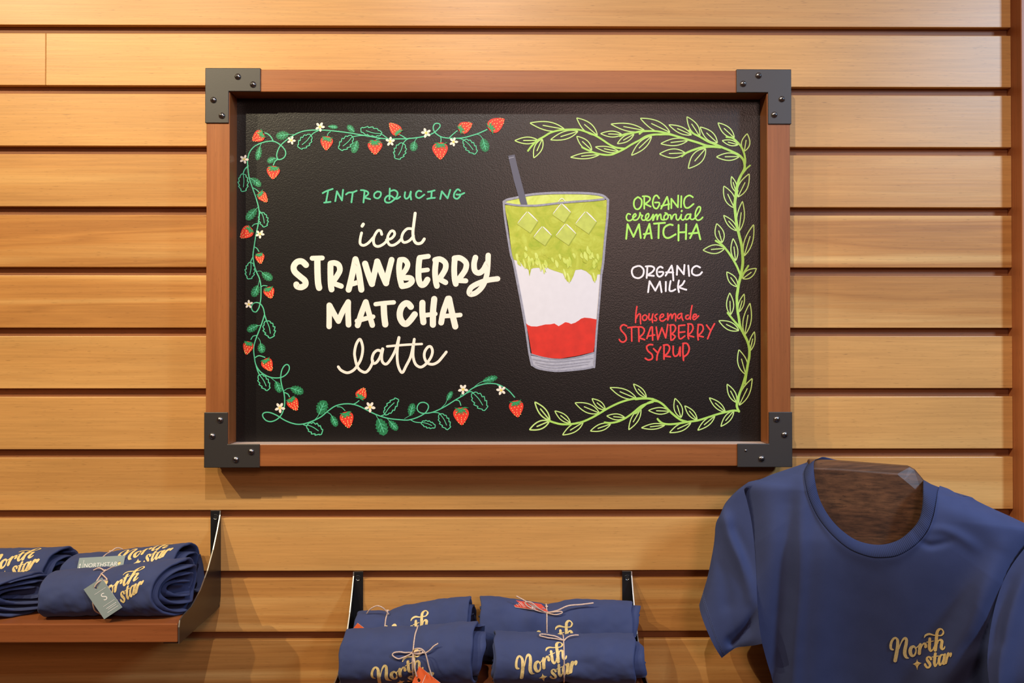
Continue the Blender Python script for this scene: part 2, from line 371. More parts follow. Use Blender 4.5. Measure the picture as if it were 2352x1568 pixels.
# ------------------------------------------------------------------ painted artwork on the board
CR = {'A': (530, 220, 5.8725), 'B': (880, 220, 5.8725), 'C': (530, 470, 5.8725), 'D': (530, 720, 5.2275), 'E': (880, 820, 5.88), 'F': (880, 470, 5.8725),
      'G': (1130, 330, 5.2267), 'H': (1130, 580, 5.2267), 'I': (1170, 250, 7.84), 'J': (1450, 250, 6.81875), 'K': (1400, 430, 6.273), 'L': (1400, 650, 6.3568),
      'M': (1200, 860, 7.84), 'N': (1460, 840, 7.35), 'T': (760, 670, 7.35), 'P': (0, 0, 1.0)}
def cv(c, pts):
    x0_, y0_, s = CR[c]; return [(x0_ + p[0] / s, y0_ + p[1] / s, *[q / s for q in p[2:]]) for p in pts]
def facing(vs, fs):
    """wind every flat face so that it looks out of the wall (image y runs downwards)"""
    out = []
    for f in fs:
        a = sum(vs[f[i]][0] * vs[f[(i + 1) % len(f)]][1] - vs[f[(i + 1) % len(f)]][0] * vs[f[i]][1] for i in range(len(f)))
        out.append(tuple(f) if a < 0 else tuple(f)[::-1])
    return out
class Paint(MB):
    def lay(s, vf, mat, layer=0):
        vs, fs = vf; s.k = getattr(s, 'k', 0) + 1
        s.add([at(x, y, BD + 0.0003 + 0.00020 * layer + 0.000004 * (s.k % 40) + 1.5e-7 * (i % max(1, len(vs) // 2))) for i, (x, y) in enumerate(vs)], facing(vs, fs), mat)
    def st(s, c, pts, w_, mat, layer=0, closed=False):
        s.lay(ribbon(cv(c, pts), w_ / CR[c][2], 1.6, closed), mat, layer)
    def poly(s, c, pts, mat, layer=0, smooth=True):
        q = cv(c, pts); s.lay(fill(crom(q, 2.0, True) if smooth else q), mat, layer)
    def done(s, name): return s.build(name, panel, recalc=False)

def leaf_outline(base, tip, wd, serr=0, lime=False):
    bx, by = base; tx, ty = tip; dx, dy = tx - bx, ty - by; l = math.hypot(dx, dy); ux, uy = dx / l, dy / l; nx, ny = -uy, ux
    out = []
    for side in (1, -1):
        seg = []
        N = 26 if serr else 14
        for i in range(N + 1):
            t = i / N
            if lime: r = math.sin(PI * t ** 0.92) ** 0.85 * (1 - 0.15 * t)
            else: r = (math.sin(PI * min(1, t * 0.93 + 0.03)) ** 0.6)
            k = wd / 2 * r
            ft = t
            if serr and 0.12 < t < 0.97:
                ph = (t * serr) % 1.0; k *= 1.12 - 0.36 * ph; 
            seg.append((bx + ux * l * ft + nx * side * k, by + uy * l * ft + ny * side * k))
        out.append(seg)
    return out[0] + out[1][::-1][1:-1]
def mid(base, tip, a, b_): return [(base[0] + (tip[0] - base[0]) * t, base[1] + (tip[1] - base[1]) * t) for t in (a, b_)]

# strawberry vine: stems, petioles and leaves in one painted line drawing
v = Paint()
def stem(c, pts, w_=15): v.st(c, pts, w_, M['mint'], 1)
stem('C', [(385, 100), (380, 190), (365, 290), (340, 400), (325, 500), (310, 600), (300, 690), (315, 800), (345, 900), (385, 990), (405, 1080), (408, 1180), (405, 1270), (393, 1340), (375, 1400), (340, 1445), (300, 1435), (280, 1390), (295, 1340), (345, 1318), (400, 1337), (438, 1395), (455, 1468)])
stem('A', [(385, 1568), (370, 1480), (335, 1360), (290, 1230), (250, 1110), (232, 980), (228, 870), (250, 770), (310, 690), (390, 645), (480, 618), (570, 612), (640, 640), (700, 690), (735, 740), (740, 790), (715, 835), (670, 858), (640, 855), (622, 825), (622, 780), (642, 720), (680, 660), (760, 590), (850, 530), (950, 485), (1060, 465), (1180, 462), (1300, 465), (1450, 480), (1600, 500), (1750, 525), (1900, 552), (2010, 570), (2120, 580), (2349, 580)])
stem('B', [(294, 580), (450, 565), (580, 540), (680, 500), (740, 450), (768, 410), (760, 380), (725, 370), (690, 385), (675, 430), (690, 480), (730, 522), (790, 555), (880, 570), (980, 572), (1080, 565), (1180, 540), (1290, 505), (1400, 455)])
stem('D', [(406, 10), (375, 110), (330, 230), (290, 340), (275, 430), (285, 530), (300, 610), (340, 680), (400, 730), (480, 765), (560, 772), (620, 760), (670, 725), (700, 675), (700, 630), (675, 610), (640, 630), (610, 690), (600, 780), (615, 870), (640, 960), (648, 1050), (640, 1130), (610, 1210), (560, 1265), (490, 1295), (430, 1285), (390, 1245), (385, 1205), (420, 1185), (480, 1190), (560, 1225), (640, 1275), (720, 1310), (800, 1328), (880, 1322), (980, 1290), (1080, 1240), (1160, 1175), (1250, 1112), (1350, 1085), (1450, 1085), (1540, 1110), (1630, 1155), (1720, 1200), (1810, 1235), (1920, 1262), (2091, 1278)], 14)
stem('E', [(290, 848), (340, 848), (430, 825), (520, 785), (580, 740), (612, 680), (600, 635), (550, 610), (495, 620), (462, 665), (465, 715), (505, 750), (570, 758), (660, 745), (760, 705), (870, 645), (980, 575), (1090, 510), (1200, 425), (1310, 375), (1420, 355), (1530, 362), (1620, 400), (1700, 455), (1775, 540)])
for c, pts, w_ in [('A', [(575, 615), (540, 550), (495, 512), (460, 500)], 15), ('A', [(640, 856), (600, 880), (575, 935)], 15), ('A', [(1180, 470), (1120, 500), (1075, 545)], 13),
        ('A', [(1345, 485), (1315, 505), (1303, 540)], 10), ('A', [(1900, 545), (1760, 535), (1640, 552)], 12), ('A', [(2110, 570), (2070, 540), (2030, 510)], 12), ('A', [(2110, 580), (2040, 575), (1960, 590)], 10),
        ('A', [(2360, 570), (2310, 540), (2270, 520)], 12), ('A', [(235, 945), (190, 990), (165, 1055)], 16), ('A', [(300, 1240), (350, 1268), (380, 1300)], 12), ('A', [(410, 650), (392, 690)], 8), ('A', [(250, 1100), (275, 1120)], 8),
        ('A', [(850, 522), (780, 520)], 6), ('A', [(640, 855), (590, 845)], 8),
        ('B', [(360, 570), (310, 595), (265, 645)], 13), ('B', [(250, 535), (300, 570), (350, 578)], 11), ('B', [(455, 575), (435, 595), (427, 620)], 8), ('B', [(770, 545), (782, 580), (776, 640)], 12), ('B', [(890, 568), (940, 520), (1000, 470)], 13), ('B', [(1000, 572), (1050, 580), (1095, 598)], 12), ('B', [(1270, 520), (1310, 535), (1345, 580)], 8),
        ('C', [(378, 70), (400, 100), (420, 120)], 13), ('C', [(365, 255), (320, 262), (290, 290)], 12), ('C', [(315, 570), (350, 585), (380, 630)], 12), ('C', [(302, 700), (280, 740), (265, 785)], 14), ('C', [(350, 900), (400, 895), (430, 915)], 6), ('C', [(388, 1010), (370, 1090)], 7), ('C', [(408, 1110), (440, 1090), (490, 1095)], 12), ('C', [(365, 35), (340, 65)], 6),
        ('D', [(408, 20), (432, 90)], 14), ('D', [(375, 135), (320, 148)], 7), ('D', [(318, 262), (270, 270), (242, 310)], 12), ('D', [(330, 290), (352, 325), (358, 360)], 7), ('D', [(290, 530), (340, 505), (410, 525)], 13), ('D', [(305, 630), (325, 690), (345, 735)], 13), ('D', [(480, 770), (545, 820)], 6), ('D', [(642, 925), (680, 900), (725, 893)], 7), ('D', [(642, 945), (685, 965), (705, 1000)], 13),
        ('D', [(870, 1330), (900, 1342), (930, 1340)], 12), ('D', [(1010, 1272), (1040, 1240), (1062, 1200)], 7), ('D', [(1160, 1185), (1195, 1205), (1215, 1232)], 8), ('D', [(1280, 1118), (1330, 1125), (1372, 1165)], 9), ('D', [(1460, 1090), (1500, 1075), (1540, 1045)], 12), ('D', [(1740, 1212), (1770, 1265)], 7), ('D', [(1800, 1230), (1850, 1210)], 12), ('D', [(1870, 1250), (1905, 1290)], 6),
        ('E', [(290, 830), (365, 785)], 6), ('E', [(370, 845), (430, 875), (520, 885)], 12), ('E', [(670, 745), (730, 748), (780, 768)], 12), ('E', [(790, 680), (840, 630), (862, 580)], 7), ('E', [(970, 580), (1025, 590), (1050, 650)], 13), ('E', [(1045, 525), (1065, 485)], 9), ('E', [(1130, 485), (1180, 465), (1225, 485)], 13), ('E', [(1220, 410), (1290, 355), (1350, 325)], 7), ('E', [(1540, 370), (1585, 410)], 9)]:
    stem(c, pts, w_)
for c, a, b_, wd in [('A', (780, 520), (610, 548), 120), ('A', (395, 690), (355, 868), 88), ('A', (595, 840), (492, 893), 88), ('A', (1318, 412), (1446, 425), 62), ('A', (1665, 485), (1572, 400), 85), ('A', (1705, 610), (1648, 772), 108), ('A', (275, 1112), (408, 1218), 102),
        ('B', (425, 618), (400, 748), 112), ('B', (1345, 578), (1390, 755), 132), ('C', (342, 58), (212, 205), 118), ('C', (425, 922), (562, 1010), 112), ('C', (368, 1092), (298, 1242), 112), ('D', (322, 142), (196, 208), 92), ('D', (358, 358), (382, 474), 96), ('D', (543, 818), (598, 948), 92), ('D', (722, 893), (874, 948), 108), ('D', (1060, 1208), (1132, 1042), 142), ('D', (1213, 1228), (1272, 1355), 86), ('D', (1773, 1263), (1852, 1458), 146), ('D', (1903, 1288), (2003, 1398), 88),
        ('E', (365, 788), (405, 622), 106), ('E', (863, 582), (932, 460), 72), ('E', (1348, 326), (1545, 268), 90)]:
    v.lay(fill(cv(c, leaf_outline(a, b_, wd, 5.0))), M['leaf'], 0)
    v.st(c, mid(a, b_, 0.0, 0.82), 10, M['mint'], 2)
    ux, uy = b_[0] - a[0], b_[1] - a[1]
    for t in (0.28, 0.52):
        for sd in (1, -1):
            p = (a[0] + ux * t, a[1] + uy * t); l = math.hypot(ux, uy); q = (p[0] + ux * 0.2 - sd * uy / l * wd * .27, p[1] + uy * 0.2 + sd * ux / l * wd * .27)
            v.st(c, [p, q], 7, M['mint'], 2)
for c, a, b_, wd in [('A', (1082, 532), (922, 703), 152), ('A', (1640, 547), (1470, 722), 150), ('A', (2035, 512), (1752, 455), 125), ('B', (268, 640), (186, 852), 162), ('B', (1090, 596), (1255, 772), 135), ('A', (167, 1052), (172, 1290), 135), ('C', (415, 105), (465, 297), 125), ('C', (272, 778), (250, 1002), 132), ('D', (430, 88), (492, 288), 140), ('D', (345, 735), (452, 915), 118), ('D', (918, 1335), (1098, 1430), 135), ('D', (1848, 1208), (2002, 1022), 112),
        ('E', (518, 880), (704, 938), 96), ('E', (768, 768), (888, 968), 135), ('E', (1212, 482), (1390, 704), 165)]:
    v.st(c, leaf_outline(a, b_, wd, 4.5), 12, M['mint'], 2, closed=True)
    bow = mid(a, b_, 0.0, 0.74); mx_, my_ = (bow[0][0] + bow[1][0]) / 2, (bow[0][1] + bow[1][1]) / 2
    v.st(c, [bow[0], (mx_ + (b_[1] - a[1]) * .04, my_ - (b_[0] - a[0]) * .04), bow[1]], 10, M['mint'], 2)
v.done('painted_strawberry_vine')

def berry(c, base, tip, wd, rs):
    s = Paint(); dx, dy = tip[0] - base[0], tip[1] - base[1]; l = math.hypot(dx, dy); u = (dx / l, dy / l); n_ = (-u[1], u[0])
    prof = [(-0.06, 0.0), (-0.07, 0.25), (0.0, 0.66), (0.14, 0.93), (0.30, 1.0), (0.48, 0.90), (0.66, 0.70), (0.82, 0.44), (0.94, 0.20), (1.0, 0.05)]
    P = [(t, k) for t, k in prof] + [(t, -k) for t, k in prof[::-1]]
    pt = lambda t, k: (base[0] + u[0] * l * t + n_[0] * k * wd / 2, base[1] + u[1] * l * t + n_[1] * k * wd / 2)
    q = crom(cv(c, [pt(t, k) for t, k in P]), 1.5, True); ce = cv(c, [pt(0.4, 0)])[0]
    s.lay((q + [ce], [(i, (i + 1) % len(q), len(q)) for i in range(len(q))]), M['berry'], 3)
    r_ = random.Random(rs)
    for i, t in enumerate((0.20, 0.36, 0.52, 0.67, 0.81, 0.92)):
        hw = [k for q, k in zip([a for a, _ in prof], [k for _, k in prof]) if q <= t][-1]
        m_ = max(1, int(round(hw * 3.6)))
        for j in range(m_):
            k = ((j + 0.5) / m_ * 2 - 1) * hw * 0.92 + r_.uniform(-.04, .04); tt = t + r_.uniform(-.025, .025)
            x, y = pt(tt, k); s.st(c, [(x - u[0] * 4, y - u[1] * 4), (x + u[0] * 4, y + u[1] * 4)], 7.5, M['seed'], 4)
    bl = pt(0.03, 0); 
    for i in range(9):
        a = (i - 4) / 4 * 1.75 + r_.uniform(-.12, .12); ln = wd * r_.uniform(0.36, 0.5) * (1.0 if abs(a) > .6 else .7)
        d = (u[0] * math.cos(a) + n_[0] * math.sin(a), u[1] * math.cos(a) + n_[1] * math.sin(a)); cw = 1.0
        q = (-d[1], d[0]); k = r_.uniform(-.12, .12) * ln
        s.st(c, [(bl[0], bl[1], 13), (bl[0] + d[0] * ln * .5 + q[0] * k, bl[1] + d[1] * ln * .5 + q[1] * k, 17), (bl[0] + d[0] * ln, bl[1] + d[1] * ln, 4)], 0, M['calyx'], 5)
        if i % 2: s.st(c, [(bl[0] + d[0] * ln * .25, bl[1] + d[1] * ln * .25), (bl[0] + d[0] * ln * .8, bl[1] + d[1] * ln * .8)], 4, M['mint'], 6)
    s.done('painted_strawberry')
for i, (c, a, b_, wd) in enumerate([('A', (430, 510), (290, 602), 158), ('A', (578, 958), (565, 1124), 178), ('A', (1300, 560), (1283, 734), 170), ('A', (1945, 612), (1948, 792), 198), ('A', (2270, 505), (2140, 366), 150), ('A', (392, 1310), (490, 1432), 125),
        ('B', (765, 645), (775, 860), 210), ('B', (1035, 458), (1202, 372), 160), ('B', (1440, 440), (1636, 312), 195), ('C', (272, 325), (130, 445), 165), ('C', (385, 660), (405, 796), 128), ('C', (500, 1122), (548, 1264), 150),
        ('D', (220, 345), (185, 492), 128), ('D', (410, 555), (488, 690), 138), ('D', (718, 1022), (796, 1163), 140), ('D', (1548, 1012), (1604, 892), 138), ('D', (1378, 1192), (1422, 1372), 165), ('E', (1048, 695), (1062, 917), 212), ('E', (1788, 600), (1820, 812), 195)]):
    berry(c, a, b_, wd, i)
def flower(c, x, y, r, rs):
    s = Paint(); r_ = random.Random(rs); a0 = r_.uniform(0, 6)
    for i in range(5):
        a = a0 + i * 2 * PI / 5 + r_.uniform(-.15, .15); s.st(c, [(x + math.cos(a) * r * .25, y + math.sin(a) * r * .25, r * .34), (x + math.cos(a) * r * .62, y + math.sin(a) * r * .62, r * .56), (x + math.cos(a) * r * .82, y + math.sin(a) * r * .82, r * .42)], 0, M['petal'], 3)
    s.st(c, [(x - 1, y), (x + 1, y)], r * .5, M['pollen'], 4); s.done('painted_flower')
for i, q in enumerate([('A', 1203, 418, 64), ('A', 818, 600, 57), ('A', 180, 855, 60), ('A', 2150, 615, 63), ('B', 580, 500, 66), ('B', 950, 620, 60), ('C', 393, 395, 60), ('C', 243, 1342, 57), ('D', 590, 1130, 62), ('D', 1672, 1122, 64), ('E', 1080, 435, 68), ('E', 1595, 447, 66)]):
    flower(*q, i + 3)

# lime leaf vine on the right half
g = Paint()
def gs(c, pts, w0, w1=None):
    w1 = w1 or w0; n_ = len(pts); g.st(c, [(x, y, w0 + (w1 - w0) * i / (n_ - 1)) for i, (x, y) in enumerate(pts)], 0, M['lime'], 2)
gs('I', [(335, 755), (400, 670), (500, 570), (620, 500), (740, 430), (900, 385), (1100, 370), (1250, 375), (1400, 420), (1550, 480), (1680, 560), (1800, 640), (1920, 695), (2080, 715)], 34)
gs('I', [(1310, 690), (1420, 745), (1550, 795), (1700, 825), (1830, 825), (1950, 780), (2080, 715), (2200, 640), (2352, 560)], 34)
gs('J', [(136, 487), (230, 430), (330, 405), (450, 400), (600, 400), (750, 440), (900, 485), (1050, 530), (1180, 575), (1300, 590)], 30, 36)
gs('I', [(1990, 490), (2100, 450), (2230, 430), (2352, 410)], 34); gs('J', [(130, 390), (180, 352), (250, 347), (400, 350), (560, 380), (700, 425)], 30)
gs('J', [(0, 385), (60, 368), (130, 355), (250, 347)], 30)
gs('J', [(910, 335), (980, 390), (1080, 440), (1200, 510), (1330, 560), (1420, 600), (1560, 660), (1680, 720), (1750, 790), (1775, 870), (1770, 940), (1730, 1020), (1690, 1100), (1660, 1200), (1640, 1320), (1625, 1440), (1618, 1500)], 30, 44)
gs('J', [(790, 745), (860, 690), (980, 640), (1100, 605), (1250, 590), (1400, 600)], 28, 40)
gs('J', [(1490, 440), (1580, 455), (1650, 510), (1720, 590), (1765, 690), (1785, 800), (1778, 880)], 30)
gs('J', [(1860, 885), (1800, 940), (1740, 1020)], 24)
gs('K', [(1838, 50), (1820, 120), (1805, 250), (1815, 400), (1835, 550), (1865, 680), (1900, 820), (1915, 950), (1920, 1080), (1905, 1200), (1885, 1300), (1860, 1400), (1845, 1500), (1835, 1568)], 40)
gs('K', [(1530, 770), (1620, 830), (1700, 920), (1780, 1040), (1840, 1150), (1888, 1270)], 30); gs('K', [(2000, 1130), (1930, 1240), (1895, 1310)], 26)
gs('L', [(1875, 80), (1862, 160), (1860, 250), (1870, 400), (1890, 520), (1910, 640), (1960, 740), (2010, 840), (2040, 950), (2040, 1070), (2020, 1180), (2000, 1300), (1975, 1462)], 38, 36)
gs('L', [(1725, 435), (1800, 530), (1870, 610), (1910, 660)], 30)
gs('N', [(1880, 60), (1860, 150), (1810, 320), (1750, 480), (1715, 600), (1710, 690), (1745, 770)], 44, 38)
gs('N', [(1745, 760), (1640, 755), (1500, 785), (1350, 825), (1200, 875), (1050, 920), (880, 945), (700, 975), (560, 985), (460, 970), (400, 930), (370, 895)], 34)
gs('N', [(0, 562), (120, 550), (250, 555), (360, 590), (460, 650), (560, 750), (660, 840), (760, 910), (870, 945)], 36)
gs('N', [(0, 800), (100, 710), (200, 630), (300, 595), (380, 600)], 32)
gs('M', [(480, 830), (560, 860), (680, 890), (800, 895), (920, 885), (1080, 850), (1250, 775), (1400, 690), (1550, 600), (1750, 505), (1950, 445), (2150, 425), (2352, 440)], 36)
gs('M', [(1480, 860), (1580, 870), (1720, 845), (1860, 780), (2000, 680), (2150, 560), (2352, 490)], 34)
for c, a, b_, wd, *k in [('I', (510, 565), (100, 572), 130), ('I', (590, 545), (440, 880), 150), ('I', (985, 365), (375, 255), 170), ('I', (1230, 405), (745, 555), 150), ('I', (1580, 475), (1215, 165), 180), ('I', (1480, 740), (1215, 495), 150), ('I', (1620, 820), (1105, 870), 115), ('I', (1970, 770), (1550, 685), 105), ('I', (2020, 460), (1645, 445), 115), ('I', (2240, 455), (1945, 625), 120), ('I', (2430, 388), (1832, 275), 145),
        ('J', (600, 365), (145, 148), 165), ('J', (940, 405), (590, 250), 110), ('J', (1070, 425), (872, 125), 140), ('J', (1345, 530), (1080, 285), 145), ('J', (1610, 450), (1360, 220), 135), ('J', (1670, 560), (1425, 497), 90), ('J', (1770, 660), (1815, 390), 140), ('J', (1690, 745), (1335, 752), 125), ('J', (880, 495), (465, 545), 120), ('J', (840, 690), (445, 705), 150), ('J', (1160, 625), (895, 930), 185), ('J', (315, 430), (5, 725), 130), ('J', (1640, 1300), (1570, 1060), 85), ('J', (1610, 1545), (1450, 1210), 160), ('J', (1672, 1375), (1845, 1020), 150),
        ('K', (1865, 630), (1915, 205), 115), ('K', (1835, 625), (1645, 405), 95), ('K', (1620, 795), (1545, 525), 135), ('K', (1655, 880), (1350, 905), 135), ('K', (1815, 1055), (1780, 740), 105), ('K', (1940, 985), (2075, 540), 125), ('K', (1920, 1315), (2115, 1170), 120), ('K', (1840, 1430), (1690, 1220), 115),
        ('L', (1765, 460), (1755, 145), 112), ('L', (1890, 420), (1965, 160), 80), ('L', (1885, 690), (1598, 550), 125), ('L', (1975, 750), (2050, 295), 125), ('L', (2050, 990), (2115, 710), 82), ('L', (1988, 1330), (1890, 975), 145),
        ('N', (1700, 615), (1545, 310), 125), ('N', (1750, 660), (1965, 215), 150), ('N', (1510, 775), (1245, 540), 115), ('N', (1655, 760), (1440, 1020), 115), ('N', (1335, 845), (1050, 1085), 115), ('N', (1035, 910), (830, 675), 110), ('N', (765, 870), (665, 550), 145), ('N', (570, 765), (220, 752), 120), ('N', (930, 960), (575, 1125), 130), ('N', (490, 1000), (100, 1045), 100),
        ('M', (490, 820), (225, 495), 140, 26), ('M', (480, 840), (130, 990), 150, 26), ('M', (860, 870), (585, 655), 125), ('M', (1090, 860), (725, 1085), 150), ('M', (1380, 690), (950, 510), 170), ('M', (1490, 630), (1255, 435), 125), ('M', (2050, 430), (1580, 235), 160), ('M', (2230, 410), (2000, 170), 115), ('M', (1840, 775), (1520, 745), 115), ('M', (1585, 890), (1225, 1015), 130), ('M', (2130, 620), (1915, 990), 140)]:
    lw = (k[0] if k else 19 * CR[c][2] / 7.2)
    g.st(c, leaf_outline(a, b_, wd, 0, True), lw * .92, M['lime_light'], 1, closed=True)
    q = mid(a, b_, 0.0, 0.62); g.st(c, q, lw * .9, M['lime_light'], 1)
g.done('painted_leaf_vine')

# lettering: one mesh per word
def word(mat, lw, strokes):
    s = Paint()
    for c, pts, *k in strokes: s.st(c, pts, k[0] if k else lw, M[mat], 1 if len(k) < 2 else k[1])
    s.done('lettering')
word('mint', 23, [('A', [(1240, 1312), (1290, 1285), (1375, 1255)]), ('A', [(1312, 1290), (1285, 1435)]), ('A', [(1260, 1440), (1345, 1430)]), ('A', [(1410, 1420), (1432, 1288)]), ('A', [(1432, 1288), (1500, 1410)]), ('A', [(1500, 1410), (1515, 1268)]),
    ('A', [(1555, 1330), (1590, 1305), (1650, 1300), (1698, 1280)]), ('A', [(1645, 1310), (1628, 1436)]), ('A', [(1755, 1272), (1800, 1275), (1850, 1298), (1850, 1330), (1795, 1372)]), ('A', [(1805, 1285), (1790, 1438)]), ('A', [(1800, 1372), (1880, 1393)]), ('A', [(1980, 1290), (1940, 1318), (1938, 1365), (1985, 1382), (2022, 1345), (2020, 1300), (1975, 1290)]),
    ('B', [(90, 1250), (85, 1395)]), ('B', [(100, 1285), (150, 1272), (192, 1300), (188, 1350), (150, 1398), (90, 1438), (35, 1432), (25, 1390), (60, 1350), (110, 1352), (150, 1380), (190, 1388), (230, 1360)]), ('B', [(297, 1300), (290, 1360), (312, 1388), (350, 1360), (373, 1290)]), ('B', [(375, 1300), (370, 1345), (378, 1398)]), ('B', [(515, 1290), (480, 1280), (447, 1310), (447, 1358), (490, 1378), (555, 1332)]),
    ('B', [(605, 1295), (640, 1290), (695, 1275)]), ('B', [(655, 1290), (650, 1378)]), ('B', [(595, 1390), (640, 1380), (698, 1375)]), ('B', [(770, 1390), (792, 1288)]), ('B', [(792, 1288), (870, 1382)]), ('B', [(870, 1382), (905, 1268)]), ('B', [(1040, 1282), (1005, 1260), (962, 1310), (957, 1368), (1000, 1388), (1040, 1350), (1032, 1328)]), ('B', [(990, 1330), (1040, 1333), (1095, 1310)])])
word('cream', 36, [('C', [(1788, 262), (1772, 288)], 42), ('C', [(1765, 380), (1747, 460), (1747, 525), (1790, 548), (1850, 520), (1925, 440)]), ('C', [(2037, 400), (2020, 352), (1982, 352), (1938, 420), (1925, 490), (1942, 545), (1990, 562), (2060, 530), (2130, 460)]),
    ('F', [(45, 475), (115, 452), (155, 400), (142, 358), (105, 358), (66, 420), (60, 490), (88, 540), (140, 545), (200, 510), (245, 462)]), ('F', [(388, 325), (325, 325), (270, 380), (250, 450), (270, 502), (312, 505), (365, 475), (410, 420)]), ('F', [(432, 115), (415, 250), (402, 380), (418, 480), (460, 524), (518, 512), (555, 462)], 40)])
word('cream', 76, [('C', [(1015, 812), (960, 765), (895, 772), (850, 830), (862, 900), (930, 965), (1000, 1025), (1005, 1080), (950, 1112), (895, 1100), (885, 1075)], 82), ('C', [(1098, 722), (1235, 718)], 66), ('C', [(1168, 735), (1170, 900), (1178, 1050), (1192, 1120)], 86),
    ('C', [(1345, 800), (1345, 950), (1350, 1080), (1360, 1142)], 80), ('C', [(1345, 792), (1400, 785), (1455, 812), (1472, 880), (1440, 950), (1385, 1030)]), ('C', [(1400, 1065), (1490, 1098)], 70), ('C', [(1590, 1145), (1630, 980), (1682, 735)], 82), ('C', [(1682, 735), (1725, 900), (1762, 1145)], 82), ('C', [(1630, 1072), (1720, 1045)], 66),
    ('C', [(1812, 795), (1860, 950), (1905, 1068)], 84), ('C', [(1905, 1068), (1975, 765)], 78), ('C', [(1975, 765), (2040, 930), (2095, 1058)], 84), ('C', [(2095, 1058), (2130, 900), (2170, 742)], 78),
    ('F', [(228, 745), (215, 850), (225, 980), (252, 1095)], 78), ('F', [(230, 742), (290, 745), (330, 800), (310, 870), (262, 935)], 72), ('F', [(290, 985), (368, 990), (390, 1032), (340, 1080), (255, 1100)]), ('F', [(490, 725), (478, 850), (480, 1000), (512, 1078), (560, 1068), (598, 1010)], 80), ('F', [(490, 712), (610, 695)], 66), ('F', [(500, 890), (600, 878)], 60),
    ('F', [(712, 770), (700, 900), (710, 1030), (725, 1095)], 78), ('F', [(700, 745), (770, 735), (838, 785), (838, 870), (770, 985)]), ('F', [(760, 1005), (842, 1048)], 72), ('F', [(965, 740), (958, 870), (965, 1000), (980, 1068)], 78), ('F', [(962, 722), (1040, 720), (1118, 785), (1108, 880), (1035, 985)]), ('F', [(1020, 1022), (1115, 1026)], 68),
    ('F', [(1245, 712), (1226, 800), (1238, 890), (1292, 920), (1350, 880), (1400, 790)], 76), ('F', [(1417, 682), (1410, 850), (1390, 980), (1340, 1100), (1260, 1182), (1185, 1208), (1160, 1178), (1190, 1115), (1280, 1062), (1400, 1020), (1545, 998)], 72)])
word('cream', 100, [('T', [(-28, 225), (-28, 420), (-30, 585)], 92), ('T', [(-20, 230), (60, 380), (128, 495)], 92), ('T', [(128, 495), (200, 330), (292, 170)], 92), ('T', [(292, 172), (290, 350), (298, 555)], 96),
    ('T', [(452, 565), (520, 350), (590, 172)], 98), ('T', [(592, 172), (640, 350), (700, 562)], 92), ('T', [(440, 492), (590, 450), (712, 420)], 78), ('T', [(755, 208), (900, 190), (1062, 178)], 74), ('T', [(892, 230), (900, 400), (918, 550)], 106),
    ('T', [(1350, 252), (1310, 205), (1262, 195), (1200, 245), (1165, 340), (1170, 440), (1215, 520), (1272, 540), (1340, 480), (1415, 380)], 106), ('T', [(1545, 185), (1545, 350), (1562, 512)], 104), ('T', [(1745, 120), (1725, 330), (1722, 555)], 104), ('T', [(1560, 400), (1690, 382), (1762, 372)], 78),
    ('T', [(1862, 520), (1900, 330), (1975, 115)], 98), ('T', [(1995, 115), (2040, 330), (2100, 585)], 104), ('T', [(1900, 410), (2060, 400), (2185, 390)], 76)])
word('cream', 46, [('T', [(125, 1265), (175, 1325), (275, 1365), (370, 1330), (440, 1255), (505, 1140), (535, 1010), (532, 900), (490, 800), (430, 880), (400, 1020), (410, 1130), (440, 1245), (490, 1320), (580, 1358), (650, 1300), (700, 1200), (705, 1160)]), ('T', [(860, 1010), (790, 985), (725, 1035), (695, 1130), (715, 1205), (770, 1190), (830, 1100), (872, 960)]),
    ('T', [(878, 965), (858, 1080), (870, 1180), (930, 1220), (1000, 1150), (1090, 980), (1148, 770)]), ('T', [(1152, 772), (1130, 900), (1118, 1060), (1130, 1220), (1170, 1330), (1212, 1358), (1270, 1250), (1350, 1080), (1408, 800)]), ('T', [(1408, 802), (1390, 960), (1390, 1100), (1430, 1220), (1510, 1270), (1590, 1230), (1680, 1120), (1715, 1010), (1690, 930), (1640, 930), (1585, 1010), (1580, 1110), (1630, 1200), (1720, 1222), (1810, 1180), (1890, 1090), (1948, 1015)]),
    ('T', [(950, 920), (1240, 895), (1535, 880)], 40)])
word('limetext', 24, [('K', [(410, 140), (362, 180), (350, 250), (375, 308), (420, 312), (458, 260), (460, 180), (410, 140)]), ('K', [(478, 130), (540, 130), (582, 152), (575, 190), (512, 240)]), ('K', [(500, 150), (500, 308)]), ('K', [(522, 245), (592, 278)]), ('K', [(715, 158), (680, 117), (642, 140), (622, 220), (640, 288), (680, 306), (712, 262), (715, 222), (655, 220)]), ('K', [(742, 308), (830, 137)]), ('K', [(830, 137), (850, 220), (850, 316)]), ('K', [(745, 270), (860, 242)]), ('K', [(890, 300), (890, 165)]), ('K', [(890, 165), (985, 288)]), ('K', [(985, 288), (990, 118)]), ('K', [(1035, 128), (1030, 288)]), ('K', [(1200, 142), (1150, 117), (1092, 150), (1072, 220), (1092, 288), (1140, 294), (1210, 240)])])
